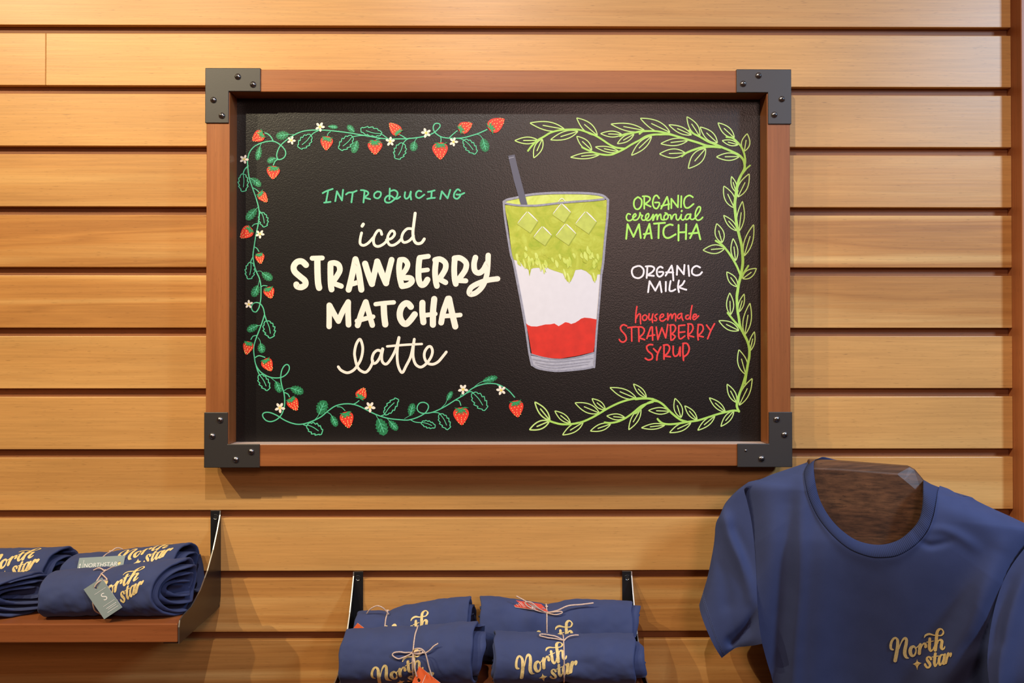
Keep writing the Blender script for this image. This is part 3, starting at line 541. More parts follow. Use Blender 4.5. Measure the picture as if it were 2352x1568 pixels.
word('limetext', 22, [('K', [(300, 390), (265, 382), (242, 430), (262, 478), (310, 474), (345, 440), (382, 405), (368, 380), (336, 418), (345, 468), (392, 468), (428, 425), (440, 365)]), ('K', [(440, 368), (455, 402), (478, 405), (460, 440), (482, 474), (530, 460), (565, 415), (560, 377), (526, 402), (520, 450), (545, 478), (590, 460), (628, 392)]), ('K', [(630, 392), (625, 480), (650, 420), (682, 390), (686, 470), (700, 420), (735, 387), (745, 458), (785, 470)]), ('K', [(830, 380), (790, 410), (786, 455), (815, 464), (845, 430), (832, 382), (800, 368)]), ('K', [(850, 400), (880, 400), (890, 463), (920, 402), (958, 390), (962, 450), (988, 472), (1020, 430), (1035, 392)]), ('K', [(1035, 392), (1030, 450), (1060, 472), (1095, 440)]), ('K', [(1042, 336), (1038, 346)], 26), ('K', [(1165, 390), (1122, 390), (1092, 430), (1102, 464), (1140, 450), (1170, 390)]), ('K', [(1170, 385), (1166, 450), (1200, 463), (1240, 430), (1298, 350), (1310, 292), (1280, 282), (1242, 350), (1236, 430), (1265, 473), (1310, 464), (1342, 432)])])
word('limetext', 27, [('K', [(240, 742), (260, 532)]), ('K', [(260, 532), (345, 712)]), ('K', [(345, 712), (425, 532)]), ('K', [(425, 532), (450, 730)]), ('K', [(500, 732), (575, 527)]), ('K', [(575, 527), (608, 736)]), ('K', [(492, 675), (598, 660)]), ('K', [(642, 524), (798, 511)]), ('K', [(710, 525), (705, 732)]), ('K', [(910, 544), (860, 537), (792, 580), (776, 660), (802, 718), (860, 727), (952, 676)]), ('K', [(995, 543), (993, 766)]), ('K', [(1105, 532), (1100, 746)]), ('K', [(1000, 650), (1100, 645)]), ('K', [(1160, 732), (1255, 532)]), ('K', [(1255, 532), (1308, 748)]), ('K', [(1145, 666), (1280, 655)])])
word('white', 26, [('K', [(410, 1133), (342, 1160), (321, 1220), (350, 1288), (420, 1308), (480, 1268), (492, 1190), (450, 1140), (410, 1133)]), ('K', [(522, 1140), (600, 1137), (645, 1165), (620, 1215), (552, 1260)]), ('K', [(545, 1160), (535, 1305)]), ('K', [(560, 1268), (638, 1275)]), ('K', [(765, 1160), (730, 1143), (686, 1182), (686, 1258), (720, 1288), (765, 1260), (772, 1220), (715, 1220)]), ('K', [(808, 1272), (895, 1128)]), ('K', [(895, 1128), (910, 1200), (920, 1340)]), ('K', [(815, 1225), (918, 1225)]), ('K', [(970, 1260), (976, 1132)]), ('K', [(976, 1132), (1070, 1253)]), ('K', [(1070, 1253), (1080, 1118)]), ('K', [(1135, 1128), (1148, 1276)]), ('K', [(1305, 1155), (1250, 1133), (1196, 1170), (1191, 1238), (1240, 1268), (1298, 1258), (1332, 1222)])])
word('white', 26, [('K', [(555, 1510), (577, 1352)]), ('K', [(577, 1352), (660, 1488)]), ('K', [(660, 1488), (725, 1358)]), ('K', [(725, 1358), (750, 1510)]), ('K', [(812, 1362), (810, 1495)]), ('K', [(880, 1350), (866, 1430), (866, 1488), (905, 1493), (948, 1470)]), ('K', [(1000, 1342), (986, 1430), (1000, 1508)]), ('K', [(1080, 1348), (1050, 1400), (1005, 1437), (1060, 1462), (1106, 1475)])])
word('redtext', 22, [('L', [(400, 342), (385, 450), (380, 575)]), ('L', [(388, 515), (420, 457), (448, 452), (450, 520), (455, 595)]), ('L', [(520, 462), (482, 490), (491, 538), (530, 538), (548, 490), (520, 462)]), ('L', [(580, 447), (571, 510), (590, 538), (620, 510), (635, 442), (622, 510), (628, 575)]), ('L', [(695, 452), (666, 470), (666, 500), (690, 520), (680, 548), (652, 545)]), ('L', [(730, 510), (780, 490), (790, 462), (765, 452), (736, 490), (741, 543), (780, 553), (825, 520)]), ('L', [(850, 442), (850, 543), (870, 480), (900, 452), (911, 518), (930, 460), (963, 452), (965, 550)]), ('L', [(1050, 442), (1006, 460), (991, 500), (1015, 518), (1050, 480), (1055, 442), (1055, 500), (1073, 543)]), ('L', [(1150, 467), (1116, 480), (1116, 518), (1150, 523), (1180, 480)]), ('L', [(1205, 328), (1186, 430), (1180, 528)]), ('L', [(1215, 500), (1265, 480), (1264, 457), (1231, 460), (1216, 510), (1240, 533), (1302, 477)])])
word('redtext', 24, [('L', [(250, 625), (202, 607), (162, 640), (172, 690), (230, 758), (244, 820), (210, 858), (166, 853), (142, 822)]), ('L', [(268, 650), (388, 637)]), ('L', [(322, 655), (325, 846)]), ('L', [(425, 652), (430, 852)]), ('L', [(402, 640), (470, 642), (508, 680), (490, 740), (435, 790)]), ('L', [(442, 802), (513, 825)]), ('L', [(545, 808), (600, 652), (622, 640)]), ('L', [(625, 642), (630, 832)]), ('L', [(552, 775), (658, 757)]), ('L', [(682, 642), (706, 822)]), ('L', [(706, 822), (765, 652)]), ('L', [(765, 652), (820, 798)]), ('L', [(820, 798), (850, 603)]), ('L', [(890, 620), (896, 828)]), ('L', [(882, 612), (940, 612), (964, 650), (950, 700), (902, 745)]), ('L', [(915, 745), (958, 780), (920, 828), (896, 830)]), ('L', [(1012, 620), (1011, 778), (1040, 813), (1098, 772)]), ('L', [(1012, 620), (1100, 612)]), ('L', [(1015, 720), (1098, 711)]), ('L', [(1150, 620), (1146, 770), (1155, 812)]), ('L', [(1142, 597), (1200, 602), (1219, 660), (1190, 720), (1150, 750)]), ('L', [(1160, 766), (1228, 785)]), ('L', [(1295, 620), (1286, 730), (1295, 828)]), ('L', [(1292, 606), (1350, 612), (1368, 670), (1335, 730), (1292, 762)]), ('L', [(1300, 770), (1368, 785)]), ('L', [(1417, 612), (1466, 680)]), ('L', [(1533, 593), (1481, 690), (1432, 812)])])
word('redtext', 25, [('L', [(630, 900), (582, 897), (542, 930), (562, 990), (618, 1040), (624, 1098), (570, 1122), (522, 1097)]), ('L', [(642, 957), (708, 1022)]), ('L', [(748, 932), (700, 1040), (690, 1122)]), ('L', [(795, 905), (795, 1108)]), ('L', [(788, 906), (850, 902), (878, 950), (850, 1020), (800, 1062)]), ('L', [(812, 1066), (888, 1075)]), ('L', [(930, 922), (931, 1030), (960, 1068), (1008, 1030), (1030, 930), (1030, 1062)]), ('L', [(1075, 882), (1071, 1000), (1080, 1126)]), ('L', [(1072, 881), (1130, 882), (1163, 950), (1140, 1030), (1078, 1080)])])

# painted glass of iced drink
d = Paint()
HG = lambda y: y + 250 * 5.2267
G1 = [(150, 735), (340, 748), (600, 738), (1000, 700), (1385, 672), (1378, 900), (1352, 1150), (1332, 1400), (1312, HG(200))]
low = [(1300, 260), (1266, 262), (1252, 332), (1232, 345), (1215, 340), (1192, 275), (1130, 222), (1072, 200), (1002, 208), (978, 280), (945, 348), (905, 348), (880, 310), (852, 250), (742, 215), (690, 195), (652, 170), (630, 185), (655, 242), (615, 205), (560, 180), (500, 185), (472, 195), (450, 285), (438, 205), (380, 172), (330, 100), (258, 85)]
d.poly('G', G1 + [(x, HG(y)) for x, y in low] + [(238, 1330), (200, 1000), (165, 820)], M['matcha'], 1, smooth=False)
d.poly('G', [(150, 700), (250, 660), (450, 622), (700, 600), (1000, 600), (1310, 630), (1340, 655), (1000, 690), (600, 732), (340, 740)], M['matcha_lt'], 1)
d.poly('H', [(235, 20), (1312, 60), (1300, 260), (1290, 500), (1258, 810), (1180, 900), (420, 930), (360, 600), (285, 260)], M['milk'], 0, smooth=False)
d.poly('H', [(408, 845), (430, 868), (470, 884), (540, 886), (600, 872), (640, 862), (700, 860), (750, 850), (800, 882), (840, 860), (880, 834), (920, 842), (950, 856), (1000, 840), (1040, 815), (1070, 792), (1110, 780), (1180, 786), (1260, 802), (1248, 1050), (1218, 1192), (1030, 1237), (820, 1272), (650, 1262), (480, 1227), (440, 1000)], M['syrup'], 2, smooth=False)
# feathered strokes where the matcha runs into the milk
r_ = random.Random(5)
for i in range(40):
    x = r_.uniform(270, 1290); yb = -30 + r_.uniform(-110, 120) + (60 if x > 600 else 0); ln = r_.uniform(30, 110)
    d.st('H', [(x, yb, r_.uniform(14, 30)), (x + r_.uniform(0, 16), yb + ln * .5, r_.uniform(26, 46)), (x + r_.uniform(4, 34), yb + ln, 6)], 0, M['matcha_lt'] if r_.random() < .75 else M['matcha'], 2 if r_.random() < .6 else 3)
for x, y in ((395, 165), (450, 190), (585, 195), (625, 225), (925, 335), (1232, 330), (880, 285)):
    d.st('H', [(x - 18, y - 80, 20), (x, y - 20, 26), (x + 3, y + 25, 8)], 0, M['matcha_lt'], 3)
d.poly('H', [(455, 1230), (640, 1270), (850, 1280), (1060, 1250), (1230, 1205), (1237, 1360), (1150, 1392), (900, 1418), (700, 1412), (520, 1378), (470, 1320)], M['glass2'], 2, smooth=False)
for y, dx in ((1300, 0), (1340, 30), (1372, 60)):
    d.st('H', [(490 + dx, y - 20, 8), (760, y + 12, 18), (1210 - dx, y - 32, 8)], 0, M['glass'], 3)
for cx_, cy_, r in ((425, 945, 132), (835, 835, 118), (1125, 950, 138), (605, 1110, 118), (885, 1092, 132)):
    q = [(cx_, cy_ - r), (cx_ + r * .95, cy_ - r * .12), (cx_ + r * .25, cy_ + r * .95), (cx_ - r * .95, cy_ + r * .12)]
    d.poly('G', [(x + 6, y + 8) for x, y in q], M['ice_dk'], 2, smooth=False); d.poly('G', q, M['ice'], 3, smooth=False)
    d.st('G', [(cx_ - r * .85, cy_ + r * .02, 5), (cx_ - r * .45, cy_ - r * .5, 9), (cx_ - r * .05, cy_ - r * .97, 6)], 0, M['white'], 4)
    d.st('G', [(cx_ + r * .08, cy_ - r * .95, 8), (cx_ + r * .45, cy_ - r * .6, 14), (cx_ + r * .92, cy_ - r * .12, 6)], 0, M['white'], 4)
d.st('G', [(795, 695, 6), (840, 655, 10), (880, 690, 6)], 0, M['white'], 4)
for c, pts, w_ in [('G', [(140, 695), (152, 850), (186, 1080), (228, 1330), (258, HG(120)), (300, HG(330)), (352, HG(600))], 26), ('H', [(352, 600), (405, 900), (448, 1200), (480, 1350)], 26), ('G', [(1393, 680), (1385, 880), (1358, 1150), (1335, 1420), (1315, HG(250))], 28), ('H', [(1318, 200), (1290, 560), (1258, 930), (1240, 1200), (1228, 1375)], 24),
        ('G', [(140, 700), (180, 672), (280, 650), (450, 612), (700, 592), (1000, 590), (1200, 598), (1330, 622), (1395, 675)], 28), ('G', [(150, 712), (230, 728), (340, 740), (500, 742), (600, 735), (800, 712), (1000, 694), (1200, 680), (1345, 664)], 24),
        ('H', [(480, 1345), (560, 1390), (750, 1420), (900, 1415), (1100, 1395), (1228, 1370)], 24), ('H', [(452, 1212), (640, 1262), (830, 1280), (1050, 1248), (1228, 1198)], 14)]:
    d.st(c, pts, w_, M['glass'], 4)
d.poly('G', [(194, 146), (272, 128), (300, 250), (425, 727), (345, 727), (262, 440)], M['strawp'], 5, smooth=False)
d.st('G', [(205, 175), (262, 160)], 9, M['glass'], 6)
d.done('painted_drink')
# ------------------------------------------------------------------ wall shelves on steel side brackets
XS = at(508, 1172).x; ZT = at(500, 1172).z
prof = [(0.002, 0.0)]                                    # (stand-off, drop) of the curved front edge of the side plate
for px, py in [(506.5, 1182), (504, 1196), (499.5, 1220), (490.5, 1262), (477.5, 1310), (461, 1355), (440, 1393), (421, 1413), (414, 1424), (412, 1440), (412, 1478)]:
    p = at_x(px, py, XS); prof.append((max(0.003, -p.y), ZT - p.z))
SD = prof[-1][0]; DB = prof[-1][1]                        # depth of shelf, drop of its underside
DT = ZT - at_x(412, 1432, XS).z                           # drop of its top face
prof += [(0.022, DB), (0.010, DB - 0.003), (0.003, DB - 0.010), (0.0006, DB - 0.020)]
BWD = at(508, 1180).x - at(485, 1180).x
def bracket(shelf, X, ztop, sgn):
    """sgn +1: side plate on the right edge of the wall strip, -1: on the left"""
    b_ = MB(); T = 0.0017; xa, xb = (X - T, X) if sgn > 0 else (X, X + T); n = len(prof) + 1
    P = [(0.0006, 0.0)] + prof
    b_.add([(xa, -h, ztop - q) for h, q in P] + [(xb, -h, ztop - q) for h, q in P], [tuple(range(n)), tuple(range(2 * n - 1, n - 1, -1))], M['bracket'])
    for i in range(n):
        j = (i + 1) % n; b_.add([(xa, -P[i][0], ztop - P[i][1]), (xa, -P[j][0], ztop - P[j][1]), (xb, -P[j][0], ztop - P[j][1]), (xb, -P[i][0], ztop - P[i][1])], [(0, 1, 2, 3)], M['edge'] if i < 12 else M['bracket'])
    xc = X - sgn * BWD; lo, hi = sorted((X - sgn * T, xc))
    b_.box((lo, -0.0026, ztop - DB), (hi, -0.0006, ztop), M['bracket'])
    b_.box((lo, -0.0024, ztop - 0.0001), (hi, -0.0007, ztop + 0.0004), M['edge'])
    lo, hi = sorted((X - sgn * T, X - sgn * 0.024))
    b_.box((lo, -SD + 0.004, ztop - DB - 0.0005), (hi, -0.0026, ztop - DB + 0.0015), M['bracket'])
    o = b_.build('bracket', shelf)
    s = MB(); k = 18; zc = ztop - 0.0098; xm = (X + xc) / 2        # countersunk hole with its screw
    ring = lambda r, y: [(xm + r * math.cos(2 * PI * j / k), y, zc + r * math.sin(2 * PI * j / k)) for j in range(k)]
    s.grid([ring(0.0046, -0.0027), ring(0.0043, -0.0034), ring(0.0036, -0.0034), ring(0.0034, -0.0028)], M['bracket'], closed_u=True)
    glint_arc = [[(xm + q * math.cos(t), y, zc + q * math.sin(t)) for t in [-PI / 2 + (j / 10 - .5) * 2.0 for j in range(11)]] for q, y in ((0.0040, -0.00345), (0.0033, -0.0029))]
    s.grid(glint_arc, M['edge'])  # bright arc painted in as the glint on the hole's lower lip
    s.add(ring(0.0035, -0.0029), [tuple(range(k))], M['slot']); s.build('screw', o, smooth=True)
def shelf(label, x0_, x1_, ztop):
    t = thing('wall_shelf', label, 'shelf', ((x0_ + x1_) / 2, 0, ztop - DB), 'small wooden shelves on the plank wall')
    b_ = MB(); b_.box((x0_ + 0.0026, -SD, ztop - DB + 0.0016), (x1_ - 0.0026, -0.003, ztop - DT), M['shelf'])
    b_.build('shelf_board', t, bevel=0.0016, attr={'plank': ('FACE', [rnd.random()] * 6)})
    bracket(t, x0_, ztop, -1); bracket(t, x1_, ztop, 1); return ztop - DT
Z1 = shelf('reddish wooden shelf at lower left with its front edge and curved bracket visible', XS - 0.93, XS, ZT)
XA, XB = at(811.5, 1312).x, at(1451.5, 1312).x
Z2 = shelf('shelf below the menu board, hidden by rolled shirts except for two black brackets', XA, XB, at(1130, 1311.5).z)

# ------------------------------------------------------------------ gold script print, drawn in its own units
LG = dict(N=[[(290, 840, 50), (230, 810, 75), (215, 720, 85), (240, 600, 80), (300, 500, 70), (370, 470, 60), (430, 540, 85), (435, 650, 100), (425, 800, 110), (390, 1000, 115), (355, 1180, 115)],
    [(480, 800, 30), (530, 650, 40), (600, 520, 60), (672, 478, 80), (710, 540, 95), (695, 680, 105), (660, 850, 110), (660, 980, 110), (705, 1075, 85), (775, 1105, 28)]],
  o=[[(930, 735, 75), (855, 780, 105), (825, 890, 115), (860, 1005, 100), (920, 1035, 70), (980, 980, 60), (1008, 880, 45), (1000, 790, 45), (945, 735, 60)], [(985, 800, 40), (1060, 745, 35), (1120, 670, 30)]],
  r=[[(1145, 680, 95), (1125, 790, 105), (1112, 955, 105)], [(1160, 830, 30), (1190, 730, 40), (1240, 655, 55), (1295, 645, 70), (1312, 700, 90), (1308, 745, 98)]],
  t=[[(1440, 500, 90), (1435, 600, 95), (1428, 780, 98), (1470, 875, 75), (1530, 840, 40), (1575, 740, 30)], [(1345, 605, 30), (1550, 568, 28)]],
  h=[[(1270, 455, 28), (1310, 390, 60), (1420, 350, 65), (1560, 382, 40), (1700, 397, 35), (1800, 390, 45), (1858, 330, 62), (1862, 260, 45), (1810, 197, 45), (1740, 200, 75), (1680, 270, 95), (1655, 400, 100), (1640, 600, 105), (1612, 850, 105)],
    [(1680, 650, 40), (1710, 565, 40), (1770, 530, 70), (1820, 575, 95), (1808, 680, 95), (1800, 775, 98), (1840, 825, 70), (1888, 798, 50), (1908, 745, 35)]],
  s=[[(1478, 1135, 78), (1450, 1080, 65), (1400, 1062, 50), (1352, 1100, 70), (1362, 1170, 88), (1420, 1250, 95), (1452, 1320, 85), (1412, 1395, 60), (1350, 1390, 70), (1302, 1330, 75), (1290, 1295, 70)]],
  u=[[(1615, 960, 85), (1600, 1060, 92), (1585, 1240, 92), (1610, 1350, 72), (1660, 1300, 40), (1705, 1210, 32)], [(1510, 1070, 30), (1710, 1035, 28)]],
  a=[[(1870, 1000, 50), (1800, 1005, 55), (1745, 1090, 85), (1728, 1220, 88), (1760, 1318, 65), (1812, 1260, 40), (1860, 1130, 38), (1880, 1010, 50)], [(1915, 985, 68), (1882, 1130, 75), (1852, 1270, 78), (1905, 1290, 35), (1950, 1230, 28)]],
  z=[[(2020, 955, 75), (1980, 1080, 80), (1940, 1250, 80)], [(1985, 1110, 30), (2050, 1000, 42), (2100, 945, 52), (2108, 985, 55), (2085, 1050, 50)]])
STAR = [(1040, 1130), (1058, 1190), (1085, 1225), (1130, 1245), (1185, 1260), (1120, 1300), (1080, 1345), (1060, 1410), (1045, 1480), (1028, 1410), (1000, 1345), (960, 1315), (905, 1290), (965, 1265), (1005, 1230), (1025, 1190)]
def logo(name, parent, place, stretch=1.0):
    """place(u, v, k) -> world point, u right and v up in print units centred on the motif"""
    s = MB(); k = 0
    fx = lambda x: x + max(0, x - 1880) * (stretch - 1)
    def put(vs, fs):
        nonlocal k
        k += 1; fs2 = facing(vs, fs); s.add([place(fx(x) - 1150, 820 - y, k % 12) for x, y in vs], fs2, M['gold'])
    for L_ in LG.values():
        for p in L_: put(*ribbon(p, 0, 22.0))
    put(*fill(STAR)); return s.build(name, parent, recalc=False)

# ------------------------------------------------------------------ twine-tied rolled shirts
def tex_on(text, size):
    cu = bpy.data.curves.new('t', 'FONT'); cu.body = text; cu.size = size; cu.align_x = 'CENTER'; cu.align_y = 'CENTER'
    o = bpy.data.objects.new('t', cu); C.objects.link(o); bpy.context.view_layer.update()
    me = o.to_mesh(); vs = [(q.co.x, q.co.y) for q in me.vertices]; fs = [tuple(p.vertices) for p in me.polygons]
    o.to_mesh_clear(); bpy.data.objects.remove(o); bpy.data.curves.remove(cu); return vs, fs
def card(parent, mat, corners, hole, marks, texts=()):
    """hang tag from four world corners (TL, TR, BR, BL); marks and texts in (0..1) card coordinates"""
    A, B_, C_, D_ = corners; n_ = (B_ - A).cross(D_ - A).normalized()
    if n_.y > 0: n_ = -n_
    pt = lambda u, v, k=0.0: A + (B_ - A) * u + (D_ - A) * v + n_ * k
    out = [Vector((0, 0, 0)), Vector((1, 0, 0)), Vector((1, 1, 0)), Vector((0, 1, 0))]; wu, hv = (B_ - A).length, (D_ - A).length
    hl = [Vector((hole[0] + 0.0024 / wu * math.cos(2 * PI * i / 14), hole[1] + 0.0024 / hv * math.sin(2 * PI * i / 14), 0)) for i in range(14)]
    pts = out + hl; tri = tessellate_polygon([out, hl]); b_ = MB(); n = len(pts)
    b_.add([pt(p.x, p.y, 0.0003) for p in pts] + [pt(p.x, p.y, -0.0003) for p in pts], [tuple(t) for t in tri] + [tuple(i + n for i in t[::-1]) for t in tri], mat)
    for lo, c in ((0, 4), (4, 14)):
        b_.add([pt(p.x, p.y, 0.0003) for p in pts[lo:lo + c]] + [pt(p.x, p.y, -0.0003) for p in pts[lo:lo + c]], [(i, (i + 1) % c, c + (i + 1) % c, c + i) for i in range(c)], M['tag_white'])
    o = b_.build('hang_tag', parent)
    s = MB()
    for (u0, v0, u1, v1, wd) in marks:
        d_ = pt(u1, v1) - pt(u0, v0); q = d_.cross(n_).normalized() * wd / 2
        s.add([pt(u0, v0, 0.0006) + q, pt(u1, v1, 0.0006) + q, pt(u1, v1, 0.0006) - q, pt(u0, v0, 0.0006) - q], [(0, 1, 2, 3)], M['tag_white'])
    for txt, size, u, v, rot in texts:
        vs, fs = tex_on(txt, size); c, d_ = math.cos(rot), math.sin(rot)
        ex = (B_ - A).normalized(); ey = -(D_ - A).normalized()
        s.add([pt(u, v, 0.0006) + ex * (x * c - y * d_) + ey * (x * d_ + y * c) for x, y in vs], fs, M['tag_white'])
    if s.v: s.build('tag_print', o)
    return o
class Roll:
    def __init__(s, label, pxl, pxr, ztop, h, a, bl, br, twine, dh=0.0, seed=0, sag=0.0, logo_at=None, lscale=0.0000435, lrot=0.0, inner=0.014, slant=0.018, dents=(), expo=2.25, cin=0.16, cw=0.028):
        s.XL, s.XR = at(pxl, 1400, h).x, at(pxr, 1400, h).x; s.L = s.XR - s.XL
        s.z0, s.h, s.a, s.bl, s.br, s.dh, s.seed, s.dents, s.tw, s.slant, s.n, s.cin, s.cw = ztop, h, a, bl, br, dh, seed, dents, twine, slant, expo, cin, cw
        s.t = thing('rolled_shirt', label, 'shirt', ((s.XL + s.XR) / 2, -h, ztop), 'rolled shirts on the wall shelves')
        NS, NT = 72, 84; b_ = MB()
        rows = [[s.P(i / NS, 2 * PI * j / NT) for j in range(NT)] for i in range(NS + 1)]
        lip = lambda sg, k, dx: [s.P(1.0 if sg > 0 else 0.0, 2 * PI * j / NT, -k) + Vector((sg * dx, 0, 0)) for j in range(NT)]
        full = [lip(-1, 0.006, -0.05), lip(-1, 0.0042, -0.004), lip(-1, 0.003, 0.0012), lip(-1, 0.001, 0.0014)] + rows + [lip(1, 0.001, 0.0014), lip(1, 0.003, 0.0012), lip(1, 0.0042, -0.004), lip(1, 0.006, -0.05)]
        b_.grid(full, M['navy'], closed_u=True); b_.build('shirt_body', s.t, smooth=True)
        s.folds(inner)
        if twine is not None:
            m_ = MB(); m_.tube([s.P(twine, 2 * PI * j / 60, 0.0008) for j in range(60)], 0.00105, M['twine'], closed=True)
            s.twm = m_
        if logo_at:
            sc, th, = logo_at; c, d_ = math.cos(lrot), math.sin(lrot)
            def place(u, v, k):
                u, v = (u * c - v * d_) * lscale, (u * d_ + v * c) * lscale
                return s.Parc(sc, th, u, v, 0.0006 + k * 0.00001)
            logo('printed_logo', s.t, place, 1.5)
    def P(s, q, th, off=0.0):
        b_ = s.bl + (s.br - s.bl) * min(1, max(0, q)); c, d_ = math.cos(th), math.sin(th)
        sg = lambda v: math.copysign(abs(v) ** (2 / s.n), v)
        k = 1 + 0.035 * noise.noise(Vector((q * 5 + s.seed * 7.1, c * 1.3, d_ * 1.3))) + 0.030 * noise.noise(Vector((q * 11 + s.seed * 3.3, c * 2.6 + 5, d_ * 2.6))) + 0.016 * noise.noise(Vector((q * 26 + d_ * 3, c * 5 + s.seed, d_ * 5)))
        if s.tw is not None: k -= s.cin * math.exp(-((q - s.tw) * s.L / s.cw) ** 2) * (0.55 + 0.45 * noise.noise(Vector((c * 2, d_ * 2, s.seed + .3))) + 0.3 * max(0, d_)) + 0.05 * math.exp(-((q - s.tw) * s.L / 0.006) ** 2)
        for (qd, td, amp, wq, wt) in s.dents:
            dt = (th - td + PI) % (2 * PI) - PI; k += amp * math.exp(-((q - qd) / wq) ** 2 - (dt / wt) ** 2)
        x = s.XL + s.L * q - s.slant * max(0.0, c) * q * q + 0.004 * noise.noise(Vector((c * 1.5, d_ * 1.5, s.seed + 9))) * (1 if q > .5 else -1) * abs(2 * q - 1)
        y = -(s.h + s.dh * (q - 0.5)) - sg(c) * (s.a * k + off); z = s.z0 + b_ * 1.0 + sg(d_) * (b_ * k + off)
        return Vector((x, y, max(z, s.z0 + 0.0006 + (0.002 if off < 0 else 0))))
    def Parc(s, q, th, u, v, off):
        """walk u along the roll and v up round its girth from (q, th)"""
        q2 = q + u / s.L; steps = 14; t = th
        for i in range(steps):
            e_ = 0.01; sp = (s.P(q2, t + e_) - s.P(q2, t)).length / e_; t += v / steps / max(sp, 0.006)
        nrm = (s.P(q2 + 0.005, t) - s.P(q2, t)).cross(s.P(q2, t + 0.01) - s.P(q2, t))
        nrm.normalize(); p = s.P(q2, t); c_ = Vector((p.x, -s.h, s.z0 + s.bl))
        if nrm.dot(p - c_) < 0: nrm = -nrm
        return p + nrm * off
    def folds(s, inner):
        """the wound layers that show at the open ends"""
        for end in (1, 0):
            b_ = MB(); rows_o, rows_i = [], []; N = 150; turns = 2.6; r_ = random.Random(s.seed * 5 + end)
            ph = r_.uniform(0, 6); ce = s.bl + (s.br - s.bl) * end
            qs = [-0.055, -0.03, -0.008, 0.0]
            for i in range(N + 1):
                t = i / N; th = ph + t * turns * 2 * PI; f = 0.86 - 0.70 * t + 0.05 * noise.noise(Vector((t * 14, s.seed, end)))
                pro = (inner * (0.55 + 0.9 * noise.noise(Vector((t * 5.0, s.seed * 2.0, 3 + end)))) + inner * 0.35 * math.sin(th * 1.0 + s.seed)) * (1 - 0.35 * t)
                if end == 0: pro *= 0.25
                ro, ri = [], []
                for kk, dx in enumerate(qs):
                    p = s.P(float(end), th); cx = Vector((p.x, -(s.h + s.dh * (end - .5)), s.z0 + ce)); sc_ = f * (1 + 0.02 * (kk == 3))
                    rad = (p - cx); rad.x = 0; base = cx + rad * sc_
                    x = (1 if end else -1) * (dx + pro); thk = 0.0022 * (1 if kk < 3 else 0.45)
                    un = rad.normalized()
                    po = base + Vector((x, 0, 0)) + un * thk; pi_ = base + Vector((x, 0, 0)) - un * thk
                    for w_ in (po, pi_): w_.z = max(w_.z, s.z0 + 0.003)
                    ro.append(po); ri.append(pi_)
                rows_o.append(ro + ri[::-1])
            b_.grid(rows_o, M['navy']); 
            for rr in (rows_o[0], rows_o[-1]): b_.add(rr, [tuple(range(len(rr)))], M['navy'])
            b_.build('rolled_layers', s.t, smooth=True)
    def bow(s, paths, q, th, r=0.0010):
        """loops and loose ends given as (along, up, out) in millimetres from the knot"""
        for pth in paths:
            P3 = crom([tuple(c / 1000 for c in p) for p in pth], 0.0015)
            s.twm.tube([s.Parc(q, th, a, v_, max(o, 0.0008)) for a, v_, o in P3], r, M['twine'])
        s.twm.build('twine', s.t, smooth=True)
    def strand(s, pts, r=0.0010): s.twm.tube(crom([tuple(p) for p in pts], 0.002), r, M['twine'])
R = math.radians
KNOT = [(-2, 0, 1.5), (0, 1.5, 2.2), (2, 0, 1.6), (0, -1.5, 2.0), (-1.5, 0.5, 2.6)]
# left shelf, front right: S tag
HF, HR = 0.1265, 0.0435
a = Roll('rolled navy shirt with the grey-green S tag, front right on the left shelf', 122, 424, Z1, HF, 0.0425, 0.0300, 0.0395, 0.43, seed=1, logo_at=(0.640, R(21)), lrot=R(12), cin=0.06, slant=0.03, inner=0.016)
qa = a.tw
a.strand([a.P(qa, R(62), .002), at(246, 1331, .165), at(232, 1333, .170), at(222, 1340, .172), at(218, 1347, .172)])
a.bow([KNOT, [(0, 0, 1), (-10, 3, 4), (-18, 3, 1)]], qa, R(75))
card(a.t, M['tag_grey'], [at(192.3, 1353, .1705), at(233.5, 1326, .170), at(279.5, 1392, .1715), at(239.5, 1421.5, .1722)], (0.52, 0.135),
     [(0.28, 0.29, 0.90, 0.29, 0.0005), (0.30, 0.70, 0.92, 0.70, 0.0005), (0.36, 0.79, 0.92, 0.79, 0.0007), (0.42, 0.835, 0.86, 0.835, 0.0006), (0.30, 0.90, 0.90, 0.90, 0.0006)], [('S', 0.0155, 0.60, 0.49, 0)])
# left shelf, rear right: name tag
a = Roll('rolled navy shirt with a wide grey-green card, back right on the left shelf', 166, 436, Z1, HR, 0.0395, 0.0325, 0.0415, 0.30, seed=2, logo_at=(0.68, R(66)), lrot=R(6), cin=0.05, inner=0.020)
a.bow([KNOT, [(0, 0, 1), (8, 6, 5), (14, 12, 2)]], a.tw, R(100))
card(a.t, M['tag_grey'], [at(182.5, 1281, .072), at(287.8, 1275, .072), at(277, 1333, .086), at(170, 1339, .086)], (0.90, 0.30), [(0.115, 0.10, 0.115, 0.62, 0.0005), (0.05, 0.24, 0.05, 0.32, 0.0016), (0.05, 0.35, 0.05, 0.46, 0.0016)],
     [('NORTHSTAR', 0.0086, 0.500, 0.33, 0)])
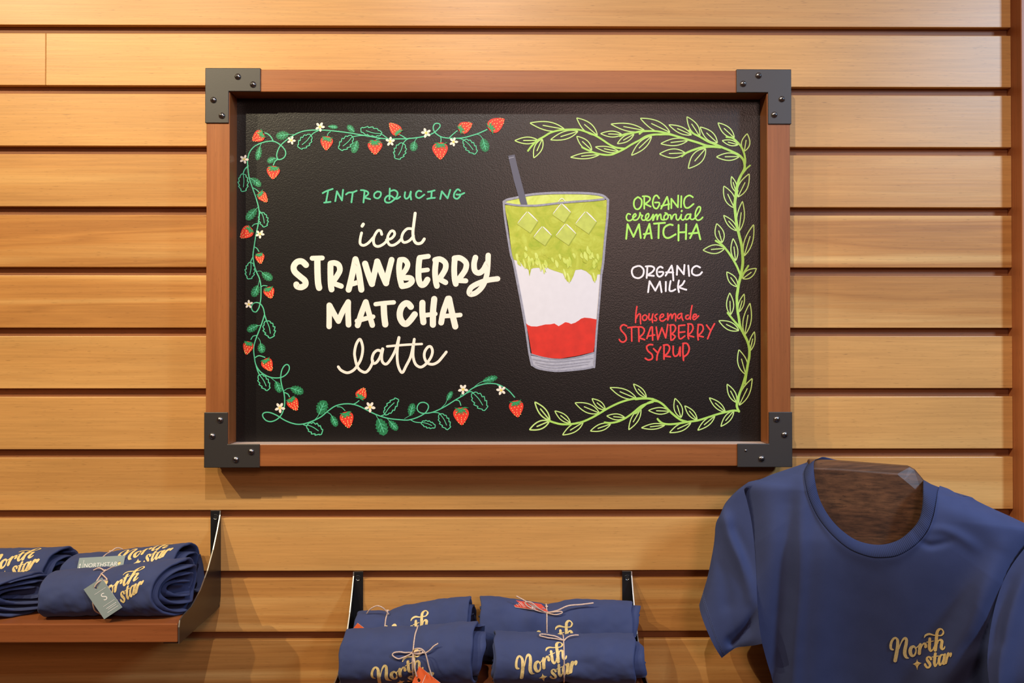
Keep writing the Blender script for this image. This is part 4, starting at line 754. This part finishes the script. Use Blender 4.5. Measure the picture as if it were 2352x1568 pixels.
# left shelf, pair at the picture edge
a = Roll('rolled navy shirt cut by the left picture edge, back left on the left shelf', -150, 150, Z1, HR, 0.0395, 0.0360, 0.0385, 0.28, seed=3, logo_at=(0.70, R(41)), lrot=R(8), cin=0.05, inner=0.016)
a.bow([KNOT, [(0, 0, 1), (10, 3, 4), (24, 5, 1)]], a.tw, R(80))
a = Roll('rolled navy shirt with dark open end, front left on the left shelf', -215, 72, Z1, HF, 0.0425, 0.0280, 0.0290, 0.45, seed=4, inner=0.024, cin=0.05, slant=0.045, dents=((0.85, R(40), -0.08, 0.10, 0.5),))
a.bow([KNOT, [(0, 0, 1), (-10, 3, 4), (-20, 5, 1)]], a.tw, R(70))
# shelf below the board
a = Roll('rolled navy shirt with an arching twine loop, back left on the lower shelf', 822, 1080, Z2, HR, 0.0395, 0.0370, 0.0480, 0.265, seed=5, logo_at=(0.478, R(15)), lrot=R(6), cin=0.17, slant=0.004, inner=0.010, dents=((0.62, R(90), 0.04, 0.3, 0.7),))
a.strand([at(843, 1408, .055), at(851, 1398, .060), at(866, 1391, .062), at(880, 1396, .062), at(893, 1410, .060)])
a.bow([KNOT], a.tw, R(92))
card(a.t, M['tag_orange'], [at(821.5, 1430, .086), at(847, 1450, .086), at(822, 1482, .0875), at(796, 1462, .0875)], (0.72, 0.30), [(0.30, 0.24, 0.62, 0.24, 0.0005), (0.15, 0.36, 0.24, 0.30, 0.0012)])
a = Roll('rolled navy shirt with a red card in its dent, back right on the lower shelf', 1107, 1448, Z2, HR, 0.0395, 0.0480, 0.0440, 0.435, seed=6, logo_at=(0.475, R(-5)), lrot=R(6), cin=0.20, slant=0.004, inner=0.014, cw=0.036, dents=((0.30, R(75), -0.10, 0.10, 0.45), (0.33, R(38), 0.08, 0.05, 0.3), (0.66, R(65), 0.05, 0.12, 0.7), (0.02, R(90), 0.03, 0.1, 0.6)))
K_ = at(1254, 1407, .062)
a.strand([K_, at(1226, 1392, .066), at(1207, 1380, .066), at(1186, 1368.5, .064)]); a.strand([K_, at(1279, 1402, .070), at(1305, 1391, .070), at(1335, 1388, .069), at(1363, 1384.5, .068)], 0.0012)
a.strand([K_, at(1234, 1402, .068), at(1212, 1392, .069), at(1206, 1383, .069), at(1220, 1383, .070), at(1236, 1396, .070), K_])
a.strand([K_, at(1275, 1411, .072), at(1290, 1408, .073), at(1290, 1404, .072), at(1272, 1405, .070), K_])
a.bow([KNOT], a.tw, R(85))
card(a.t, M['tag_red'], [at(1168, 1376, .040), at(1243, 1387, .040), at(1257, 1405, .064), at(1184, 1394, .064)], (0.93, 0.62), [(0.20, 0.25, 0.20, 0.85, 0.0006), (0.28, 0.2, 0.28, 0.9, 0.0006), (0.33, 0.2, 0.33, 0.9, 0.0006), (0.12, 0.2, 0.12, 0.85, 0.0006), (0.55, 0.25, 0.63, 0.85, 0.0014), (0.63, 0.25, 0.55, 0.85, 0.0014)])
a = Roll('rolled navy shirt with twine bow and orange tag, front left on the lower shelf', 793, 1096, Z2, HF, 0.0425, 0.0360, 0.0415, 0.545, seed=7, logo_at=(0.455, R(-16)), lrot=R(8), cin=0.08, slant=0.008, inner=0.016)
kp = a.Parc(a.tw, R(20), 0, 0, .003); hk = -kp.y
a.strand([kp, at(953, 1490, hk + .012), at(968, 1490, hk + .016), at(978, 1502, hk + .017), at(985, 1530, hk + .017), at(992, 1552, .180)])
a.strand([kp, at(951, 1520, .176), at(954, 1540, .178), at(957, 1553, .177)])
a.bow([KNOT, [(0, 0, 1), (-10, 1, 3.5), (-24, 2, 4), (-29, -1, 3), (-22, -6, 3), (-12, -5, 3.5), (0, 0, 1.5)], [(0, 0, 1), (8, 2, 4), (14, 2.5, 3), (14, -1, 2.5), (7, -2, 2.5), (0, 0, 1.5)], [(0, 0, 1), (14, -1, 3), (22, 0, 4), (30, 5, 6), (37, 10, 7)], [(36, 9.5, 7), (37.5, 10.5, 7)]], a.tw, R(20))
card(a.t, M['tag_orange'], [at(963, 1529, .174), at(1037, 1588, .178), at(1008, 1640, .182), at(938, 1588, .178)], (0.13, 0.42), [(0.24, 0.10, 0.24, 0.85, 0.0005)])
a = Roll('rolled navy shirt with twine but no tag, front right on the lower shelf', 1138, 1456, Z2, HF, 0.0425, 0.0338, 0.0320, 0.49, seed=8, logo_at=(0.345, R(10)), lrot=R(10), cin=0.07, slant=0.006, inner=0.022, dents=((0.62, R(10), -0.06, 0.10, 0.3), (0.75, R(30), 0.04, 0.12, 0.4)))
a.bow([KNOT, [(0, 0, 1), (-12, 4, 3), (-32, 8, 3), (-34, 3, 3), (-20, -1, 3), (0, 0, 1.5)], [(0, 0, 1), (10, 5, 4), (22, 8, 3)]], a.tw, R(72))
# ------------------------------------------------------------------ shirt on a thick wooden torso hanger
SX, SH, SK = at(2000, 1250, 0.15).x, 0.150, 0.20          # the shirt hangs in a plane turned a little to the left
SN = Vector((-SK, -1, 0)).normalized()
def sp(px, py, off=0.0):
    """point on the shirt plane seen at a pixel, moved off along the plane normal (towards the room)"""
    r = ray(px, py); P0 = Vector((SX, -SH, 0)) + SN * off; return CO + r * ((P0 - CO).dot(SN) / r.dot(SN))
Q = lambda pts: [(1580 + x / 2.861, 1020 + y / 2.861, *k) for x, y, *k in pts]
def resample(pts, n):
    ln = [0]
    for p, q in zip(pts, pts[1:]): ln.append(ln[-1] + math.dist(p[:2], q[:2]))
    out = []; j = 0
    for i in range(n + 1):
        t = ln[-1] * i / n
        while j < len(ln) - 2 and ln[j + 1] < t: j += 1
        f = (t - ln[j]) / ((ln[j + 1] - ln[j]) or 1); out.append(tuple(a + (b_ - a) * f for a, b_ in zip(pts[j], pts[j + 1])))
    return out
neck_out = crom(Q([(800, 112), (765, 180), (773, 270), (800, 370), (860, 490), (950, 600), (1060, 690), (1180, 738), (1270, 748), (1380, 733), (1490, 668), (1570, 580), (1612, 480), (1634, 370), (1642, 310), (1655, 272)]), 2)
neck_in = crom(Q([(862, 92), (828, 118), (836, 240), (870, 370), (940, 490), (1030, 580), (1130, 638), (1260, 660), (1380, 630), (1470, 560), (1520, 490), (1541, 400), (1545, 300), (1547, 232)]), 2)
shL = Q([(800, 112), (700, 148), (560, 195), (470, 232), (420, 242), (398, 248)])
arL = Q([(398, 248), (368, 285), (388, 370), (413, 480), (433, 620), (447, 800), (455, 1000), (468, 1180), (488, 1310)])
sdL = Q([(488, 1310), (520, 1430), (560, 1568), (590, 1760), (600, 2050), (575, 2400), (560, 2700)])
hem = Q([(560, 2700), (900, 2760), (1300, 2790), (1750, 2800), (2230, 2790)])
sdR = Q([(2230, 2790), (2200, 2450), (2130, 2100), (2050, 1850), (1990, 1640)])
arR = Q([(1990, 1640), (1968, 1450), (1980, 1270), (2012, 1090), (2060, 930), (2125, 800), (2215, 680), (2290, 600), (2300, 560)])
shR = Q([(2300, 560), (2200, 512), (2110, 470), (2000, 420), (1900, 372), (1860, 345), (1800, 340), (1720, 296), (1690, 284), (1655, 272)])
segs = [(shL, 34), (arL, 44), (sdL, 40), (hem, 40), (sdR, 40), (arR, 44), (shR, 40)]
outer = []; kinds = []
for k, (s_, n) in enumerate(segs):
    q = resample(crom(s_, 3), n)
    for p in q[(0 if k == 0 else 1):]: outer.append(p); kinds.append(k)
n = len(outer) - 1
inner = resample(neck_out, n)
# soft creases: (points, height in mm, half width in px)
CREASE = [(Q([(760, 200), (745, 420), (735, 700), (725, 1000), (700, 1300), (680, 1700), (670, 2300)]), 4.8, 20), (Q([(660, 420), (640, 800), (610, 1250), (590, 1600), (600, 2200)]), -5.5, 28),
          (Q([(880, 600), (860, 900), (840, 1250), (820, 1600), (820, 2300)]), 3.0, 34), (Q([(500, 260), (560, 520), (540, 900), (500, 1250)]), 3.0, 40),
          (Q([(2080, 720), (1960, 950), (1860, 1180), (1740, 1400), (1640, 1600), (1560, 1900)]), 11.0, 36), (Q([(2140, 880), (2030, 1050), (1975, 1250), (1960, 1500), (1950, 1900)]), -6.0, 22),
          (Q([(1900, 700), (1780, 980), (1660, 1200), (1500, 1480)]), -3.5, 60), (Q([(1590, 560), (1680, 560), (1780, 600), (1900, 680)]), 2.2, 12), (Q([(1530, 640), (1600, 665), (1720, 640)]), -2.0, 9),
          (Q([(1180, 800), (1130, 1100), (1060, 1500), (1040, 2200)]), -3.0, 60), (Q([(1640, 330), (1800, 440), (2000, 560), (2200, 660)]), 2.5, 34),
          (Q([(1990, 1330), (1850, 1420), (1700, 1600)]), 3.0, 20)]
CREASE = [(resample(crom(p, 4), 14), a_, w_) for p, a_, w_ in CREASE]
def near_line(p, x, y):
    """squared distance to a polyline and the place along it (0..1)"""
    best, where = 1e9, 0.0
    for i in range(len(p) - 1):
        (x0_, y0_), (x1_, y1_) = p[i], p[i + 1]; dx, dy = x1_ - x0_, y1_ - y0_
        t = min(1.0, max(0.0, ((x - x0_) * dx + (y - y0_) * dy) / (dx * dx + dy * dy + 1e-9))); d_ = (x0_ + dx * t - x) ** 2 + (y0_ + dy * t - y) ** 2
        if d_ < best: best, where = d_, (i + t) / (len(p) - 1)
    return best, where
def relief(x, y):
    t = 0.0
    for p, a_, w_ in CREASE:
        best, wh = near_line(p, x, y)
        if best < (3 * w_) ** 2: t += 1.7 * a_ * math.exp(-best / w_ ** 2) * math.sin(PI * (0.04 + 0.92 * wh)) ** 0.5
    return t / 1000 + 0.0008 * noise.noise(Vector((x * 0.012, y * 0.010, 1.0)))
def chest(x, y):
    """belly of the cloth: fullest over the chest, hanging a little away below"""
    u = (x - 2015) / 300; v_ = (y - 1330) / 330
    lean = max(0.0, y - 1235); lean = lean * lean / (lean + 60)          # below the neck the cloth falls back towards the wall
    return 0.016 * math.exp(-u * u * 1.2 - v_ * v_ * 0.8) + 0.006 - 0.00030 * min(lean, 330) * math.exp(-(u * 0.75) ** 2)
def front(x, y, d_edge, kind):
    w_ = relief(x, y) + chest(x, y)
    if kind in (0, 6): w_ -= 0.046 * math.exp(-(d_edge / 0.036)) 
    if kind in (2, 3, 4): w_ -= 0.026 * math.exp(-(d_edge / 0.022))
    if kind in (1, 5): w_ -= (0.003 + chest(x, y)) * math.exp(-d_edge / 0.028)
    return w_
hanger_xy = ((SX), 0)
shirt = thing('t_shirt', 'navy short-sleeved T-shirt hanging open on a dark wooden hanger, gold print on its chest', 'shirt', tuple(sp(2000, 1990)))
body = MB(); M_ = 64; rows = []; neck_off = []; neck_off = []
fr = [(j / M_) ** 1.25 for j in range(M_ + 1)]
kl = [kinds[min(i + 1, n)] if i < n else 6 for i in range(n + 1)]
def kblend(i):
    return kinds[i]
for j in range(M_ + 1):
    row = []
    for i in range(n + 1):
        a_, b2 = inner[i], outer[i]; x, y = a_[0] + (b2[0] - a_[0]) * fr[j], a_[1] + (b2[1] - a_[1]) * fr[j]
        d_e = math.dist(a_, b2) * (1 - fr[j]) * 0.00063
        # blend the edge rule over neighbouring samples so that corners stay smooth
        ck = [kinds[min(max(i + q, 0), n)] for q in range(-16, 17, 2)]
        wv = sum(front(x, y, d_e, k_) * ck.count(k_) for k_ in set(ck)) / len(ck)
        if j == 0: neck_off.append(wv)
        row.append(sp(x, y, wv + 0.002 * math.exp(-((fr[j]) * 40) ** 2)))
    rows.append(row)
body.grid(rows, M['navy'])
back = []
for j in range(0, M_ + 1, 4):
    row = []
    for i in range(0, n + 1, 3):
        a_, b2 = inner[i], outer[i]; f = fr[j]
        # the back panel closes higher, behind the hanger
        ti = i / n; ay = neck_out[0][1] + (neck_out[-1][1] - neck_out[0][1]) * ti + 14 * math.sin(PI * ti) + 4
        x, y = a_[0] + (b2[0] - a_[0]) * f, ay + (b2[1] - ay) * f
        e_ = rows[M_][i]; dist = math.dist((x, y), b2) * 0.00063
        base = (e_ - sp(*b2, 0)).dot(SN)
        row.append(sp(x, y, base - 0.0004 - 0.046 * (1 - math.exp(-dist / 0.03))))
    back.append(row)
body.grid(back, M['navy'])
body.build('shirt_body', shirt, smooth=True, recalc=False)
# collar: rib band in front, and its back half behind the hanger
col = MB(); NN = 150; ri, ro = resample(neck_in, NN), resample(neck_out, NN); rws = []; ribs = []
no = lambda t: neck_off[min(n, int(t * n))] * (1 - (t * n) % 1) + neck_off[min(n, int(t * n) + 1)] * ((t * n) % 1)
ptsB = Q([(1547, 232), (1520, 240), (1400, 225), (1200, 185), (1040, 118), (960, 99), (900, 84), (875, 85), (862, 92)]); bi_ = resample(crom(ptsB, 2), NN)
for i in range(2 * NN):
    if i < NN:
        t = i / NN; a_, b2, dep, bo = ri[i], ro[i], 0.0, no(t); fl = 0.75
    else:
        t = (i - NN) / NN; a_ = bi_[i - NN]; s_ = math.sin(PI * t); dep = -0.042 * min(1, s_ * 2.2); bo = no(1.0) * (1 - t) + no(0.0) * t; fl = 1.0
        e0, e1 = ro[NN], ro[0]; b2 = (e0[0] + (e1[0] - e0[0]) * t, max(e0[1] + (e1[1] - e0[1]) * t, a_[1]) + 8 + 14 * s_)
    rw = []
    for f, lift in ((0.0, -0.0035), (0.0, 0.0008), (0.10, 0.0022), (0.5, 0.0026), (0.88, 0.0020), (1.0, 0.0), (1.0, -0.0025), (0.5, -0.002)):
        x, y = a_[0] + (b2[0] - a_[0]) * f, a_[1] + (b2[1] - a_[1]) * f
        rw.append(sp(x, y, bo * (fl + (1 - fl) * f if bo > 0 else 1.0) + dep + lift))
    rws.append(rw); ribs += [i * 5.2] * 8
rws.append(rws[0]); ribs += [2 * NN * 5.2] * 8
col.grid(rws, M['rib'], closed_u=True)
col.build('collar', shirt, smooth=True, attr={'ribs': ('POINT', ribs)})
# sleeves: Coons patches between shoulder edge, seam, cuff and underarm
def sleeve(seam, top, under, cuff, creases, thick, drop):
    nu, nv = 46, 40
    s_, t_2, u_, c_ = resample(crom(seam, 3), nv), resample(crom(top, 3), nu), resample(crom(under, 3), nu), resample(crom(cuff, 3), nv)
    cr = [(resample(crom(p, 3), 10), a_, w_) for p, a_, w_ in creases]
    m_ = MB(); FR, BK = [], []
    for i in range(nu + 1):
        u = i / nu; r1, r2 = [], []
        for j in range(nv + 1):
            v_ = j / nv
            x, y = [(1 - v_) * t_2[i][k] + v_ * u_[i][k] + (1 - u) * s_[j][k] + u * c_[j][k] - ((1 - u) * (1 - v_) * t_2[0][k] + u * (1 - v_) * t_2[nu][k] + (1 - u) * v_ * u_[0][k] + u * v_ * u_[nu][k]) for k in (0, 1)]
            rel = 0.0
            for p, a_, w_ in cr:
                b3, _ = near_line(p, x, y); rel += 1.4 * a_ / 1000 * math.exp(-b3 / w_ ** 2)
            round_ = math.sqrt(max(0.0, 1 - (2 * v_ - 1) ** 2))
            base = -drop * u
            r1.append(sp(x, y, base + thick * (round_ - 1) * (0.25 + 0.75 * min(1, u * 2)) * 0.55 + (rel + 0.004 * round_ * u) * min(1, u * 5 + 0.1)))
            r2.append(sp(x, y, base - thick * 0.55 * (0.25 + 0.75 * min(1, u * 2)) - thick * 0.9 * round_))
        FR.append(r1); BK.append(r2)
    m_.grid(FR, M['navy']); m_.grid(BK, M['navy'])
    m_.grid([[FR[i][0] for i in range(nu + 1)], [BK[i][0] for i in range(nu + 1)]], M['navy']); m_.grid([[FR[i][nv] for i in range(nu + 1)], [BK[i][nv] for i in range(nu + 1)]], M['navy'])
    o = m_.build('sleeve', shirt, smooth=True, recalc=False)
    # hem stitching a finger's width above the cuff
    st = MB()
    for off in (0.90, 0.925):
        i = int(nu * off)
        for j in range(0, nv, 1):
            a_, b2 = FR[i][j], FR[i][j + 1]; st.tube([a_ + SN * 0.0003, a_.lerp(b2, 0.62) + SN * 0.0003], 0.00022, M['stitch'], k=5)
    st.build('hem_stitching', o)
M['stitch'] = plain('blue_grey_thread', (0.10, 0.13, 0.26), 0.8)
sleeve(arL, Q([(398, 248), (330, 298), (262, 368), (222, 450), (196, 500), (190, 560), (178, 650), (140, 830), (100, 970), (74, 1055)]), Q([(488, 1310), (430, 1322), (375, 1328), (310, 1340), (222, 1404)]), Q([(74, 1055), (84, 1110), (120, 1210), (170, 1320), (222, 1404)]),
       [(Q([(240, 500), (290, 640), (350, 760), (410, 900), (440, 1010)]), 6.0, 16), (Q([(300, 560), (370, 700), (430, 830)]), -3.0, 14), (Q([(460, 1120), (400, 1200), (330, 1270), (290, 1300)]), -9.0, 12), (Q([(200, 520), (230, 800), (260, 1050)]), -2.0, 18)], 0.030, 0.012)
sleeve(arR[::-1], Q([(2300, 560), (2400, 680), (2470, 850), (2520, 1050), (2545, 1200)]), Q([(1990, 1640), (2080, 1622), (2170, 1618), (2290, 1650)]), Q([(2545, 1200), (2500, 1340), (2410, 1490), (2290, 1650)]),
       [(Q([(2260, 720), (2180, 950), (2110, 1200), (2060, 1430), (2040, 1600)]), 7.0, 26), (Q([(2100, 900), (2050, 1100), (2040, 1300)]), -2.0, 12)], 0.030, -0.004)
def lplace(u, v, k):
    x, y = 2030 + (u + 1150) / 13.635, 1430 + (820 - v) / 13.635
    return sp(x, y, relief(x, y) + chest(x, y) + 0.0011 + k * 0.00001)
logo('printed_logo', shirt, lplace)
# hanger: thick oak block cut to a torso outline with a broad chamfer, and a peg back to the wall
front_px = Q([(800, 158), (1000, 166), (1373, 196), (1422, 235), (1541, 335), (1660, 450), (1800, 620), (1820, 720), (1750, 760), (1500, 790), (1000, 770), (740, 690), (640, 560), (640, 420), (730, 300)])
back_px = Q([(800, 104), (1000, 112), (1462, 147), (1492, 164), (1545, 226), (1650, 400), (1840, 600), (1860, 720), (1780, 790), (1500, 830), (1000, 810), (720, 720), (610, 580), (610, 400), (745, 240)])
hb = MB(); K = len(front_px)
F_ = [sp(x, y, -0.012) for x, y in front_px]; S_ = [sp(x, y, -0.024) for x, y in back_px]; Bk = [p - SN * 0.016 for p in S_]
hang = thing('clothes_hanger', 'thick dark oak hanger block showing through the neck of the navy T-shirt', 'hanger', tuple(sum(Bk, Vector()) / K))
hb.add(F_ + S_ + Bk, [tuple(range(K)), tuple(range(3 * K - 1, 2 * K - 1, -1))] + [(i, (i + 1) % K, K + (i + 1) % K, K + i) for i in range(K)] + [(K + i, K + (i + 1) % K, 2 * K + (i + 1) % K, 2 * K + i) for i in range(K)], M['oak'])
hb.build('hanger_block', hang, bevel=0.0015, segs=2, attr={'plank': ('FACE', [0.3] * len(hb.f))})
pg = MB(); c_ = sp(2005, 1180, -0.0405); pg.tube([c_, Vector((c_.x, -0.0005, c_.z))], 0.009, M['bracket'], k=16); pg.build('wall_peg', hang, smooth=False)
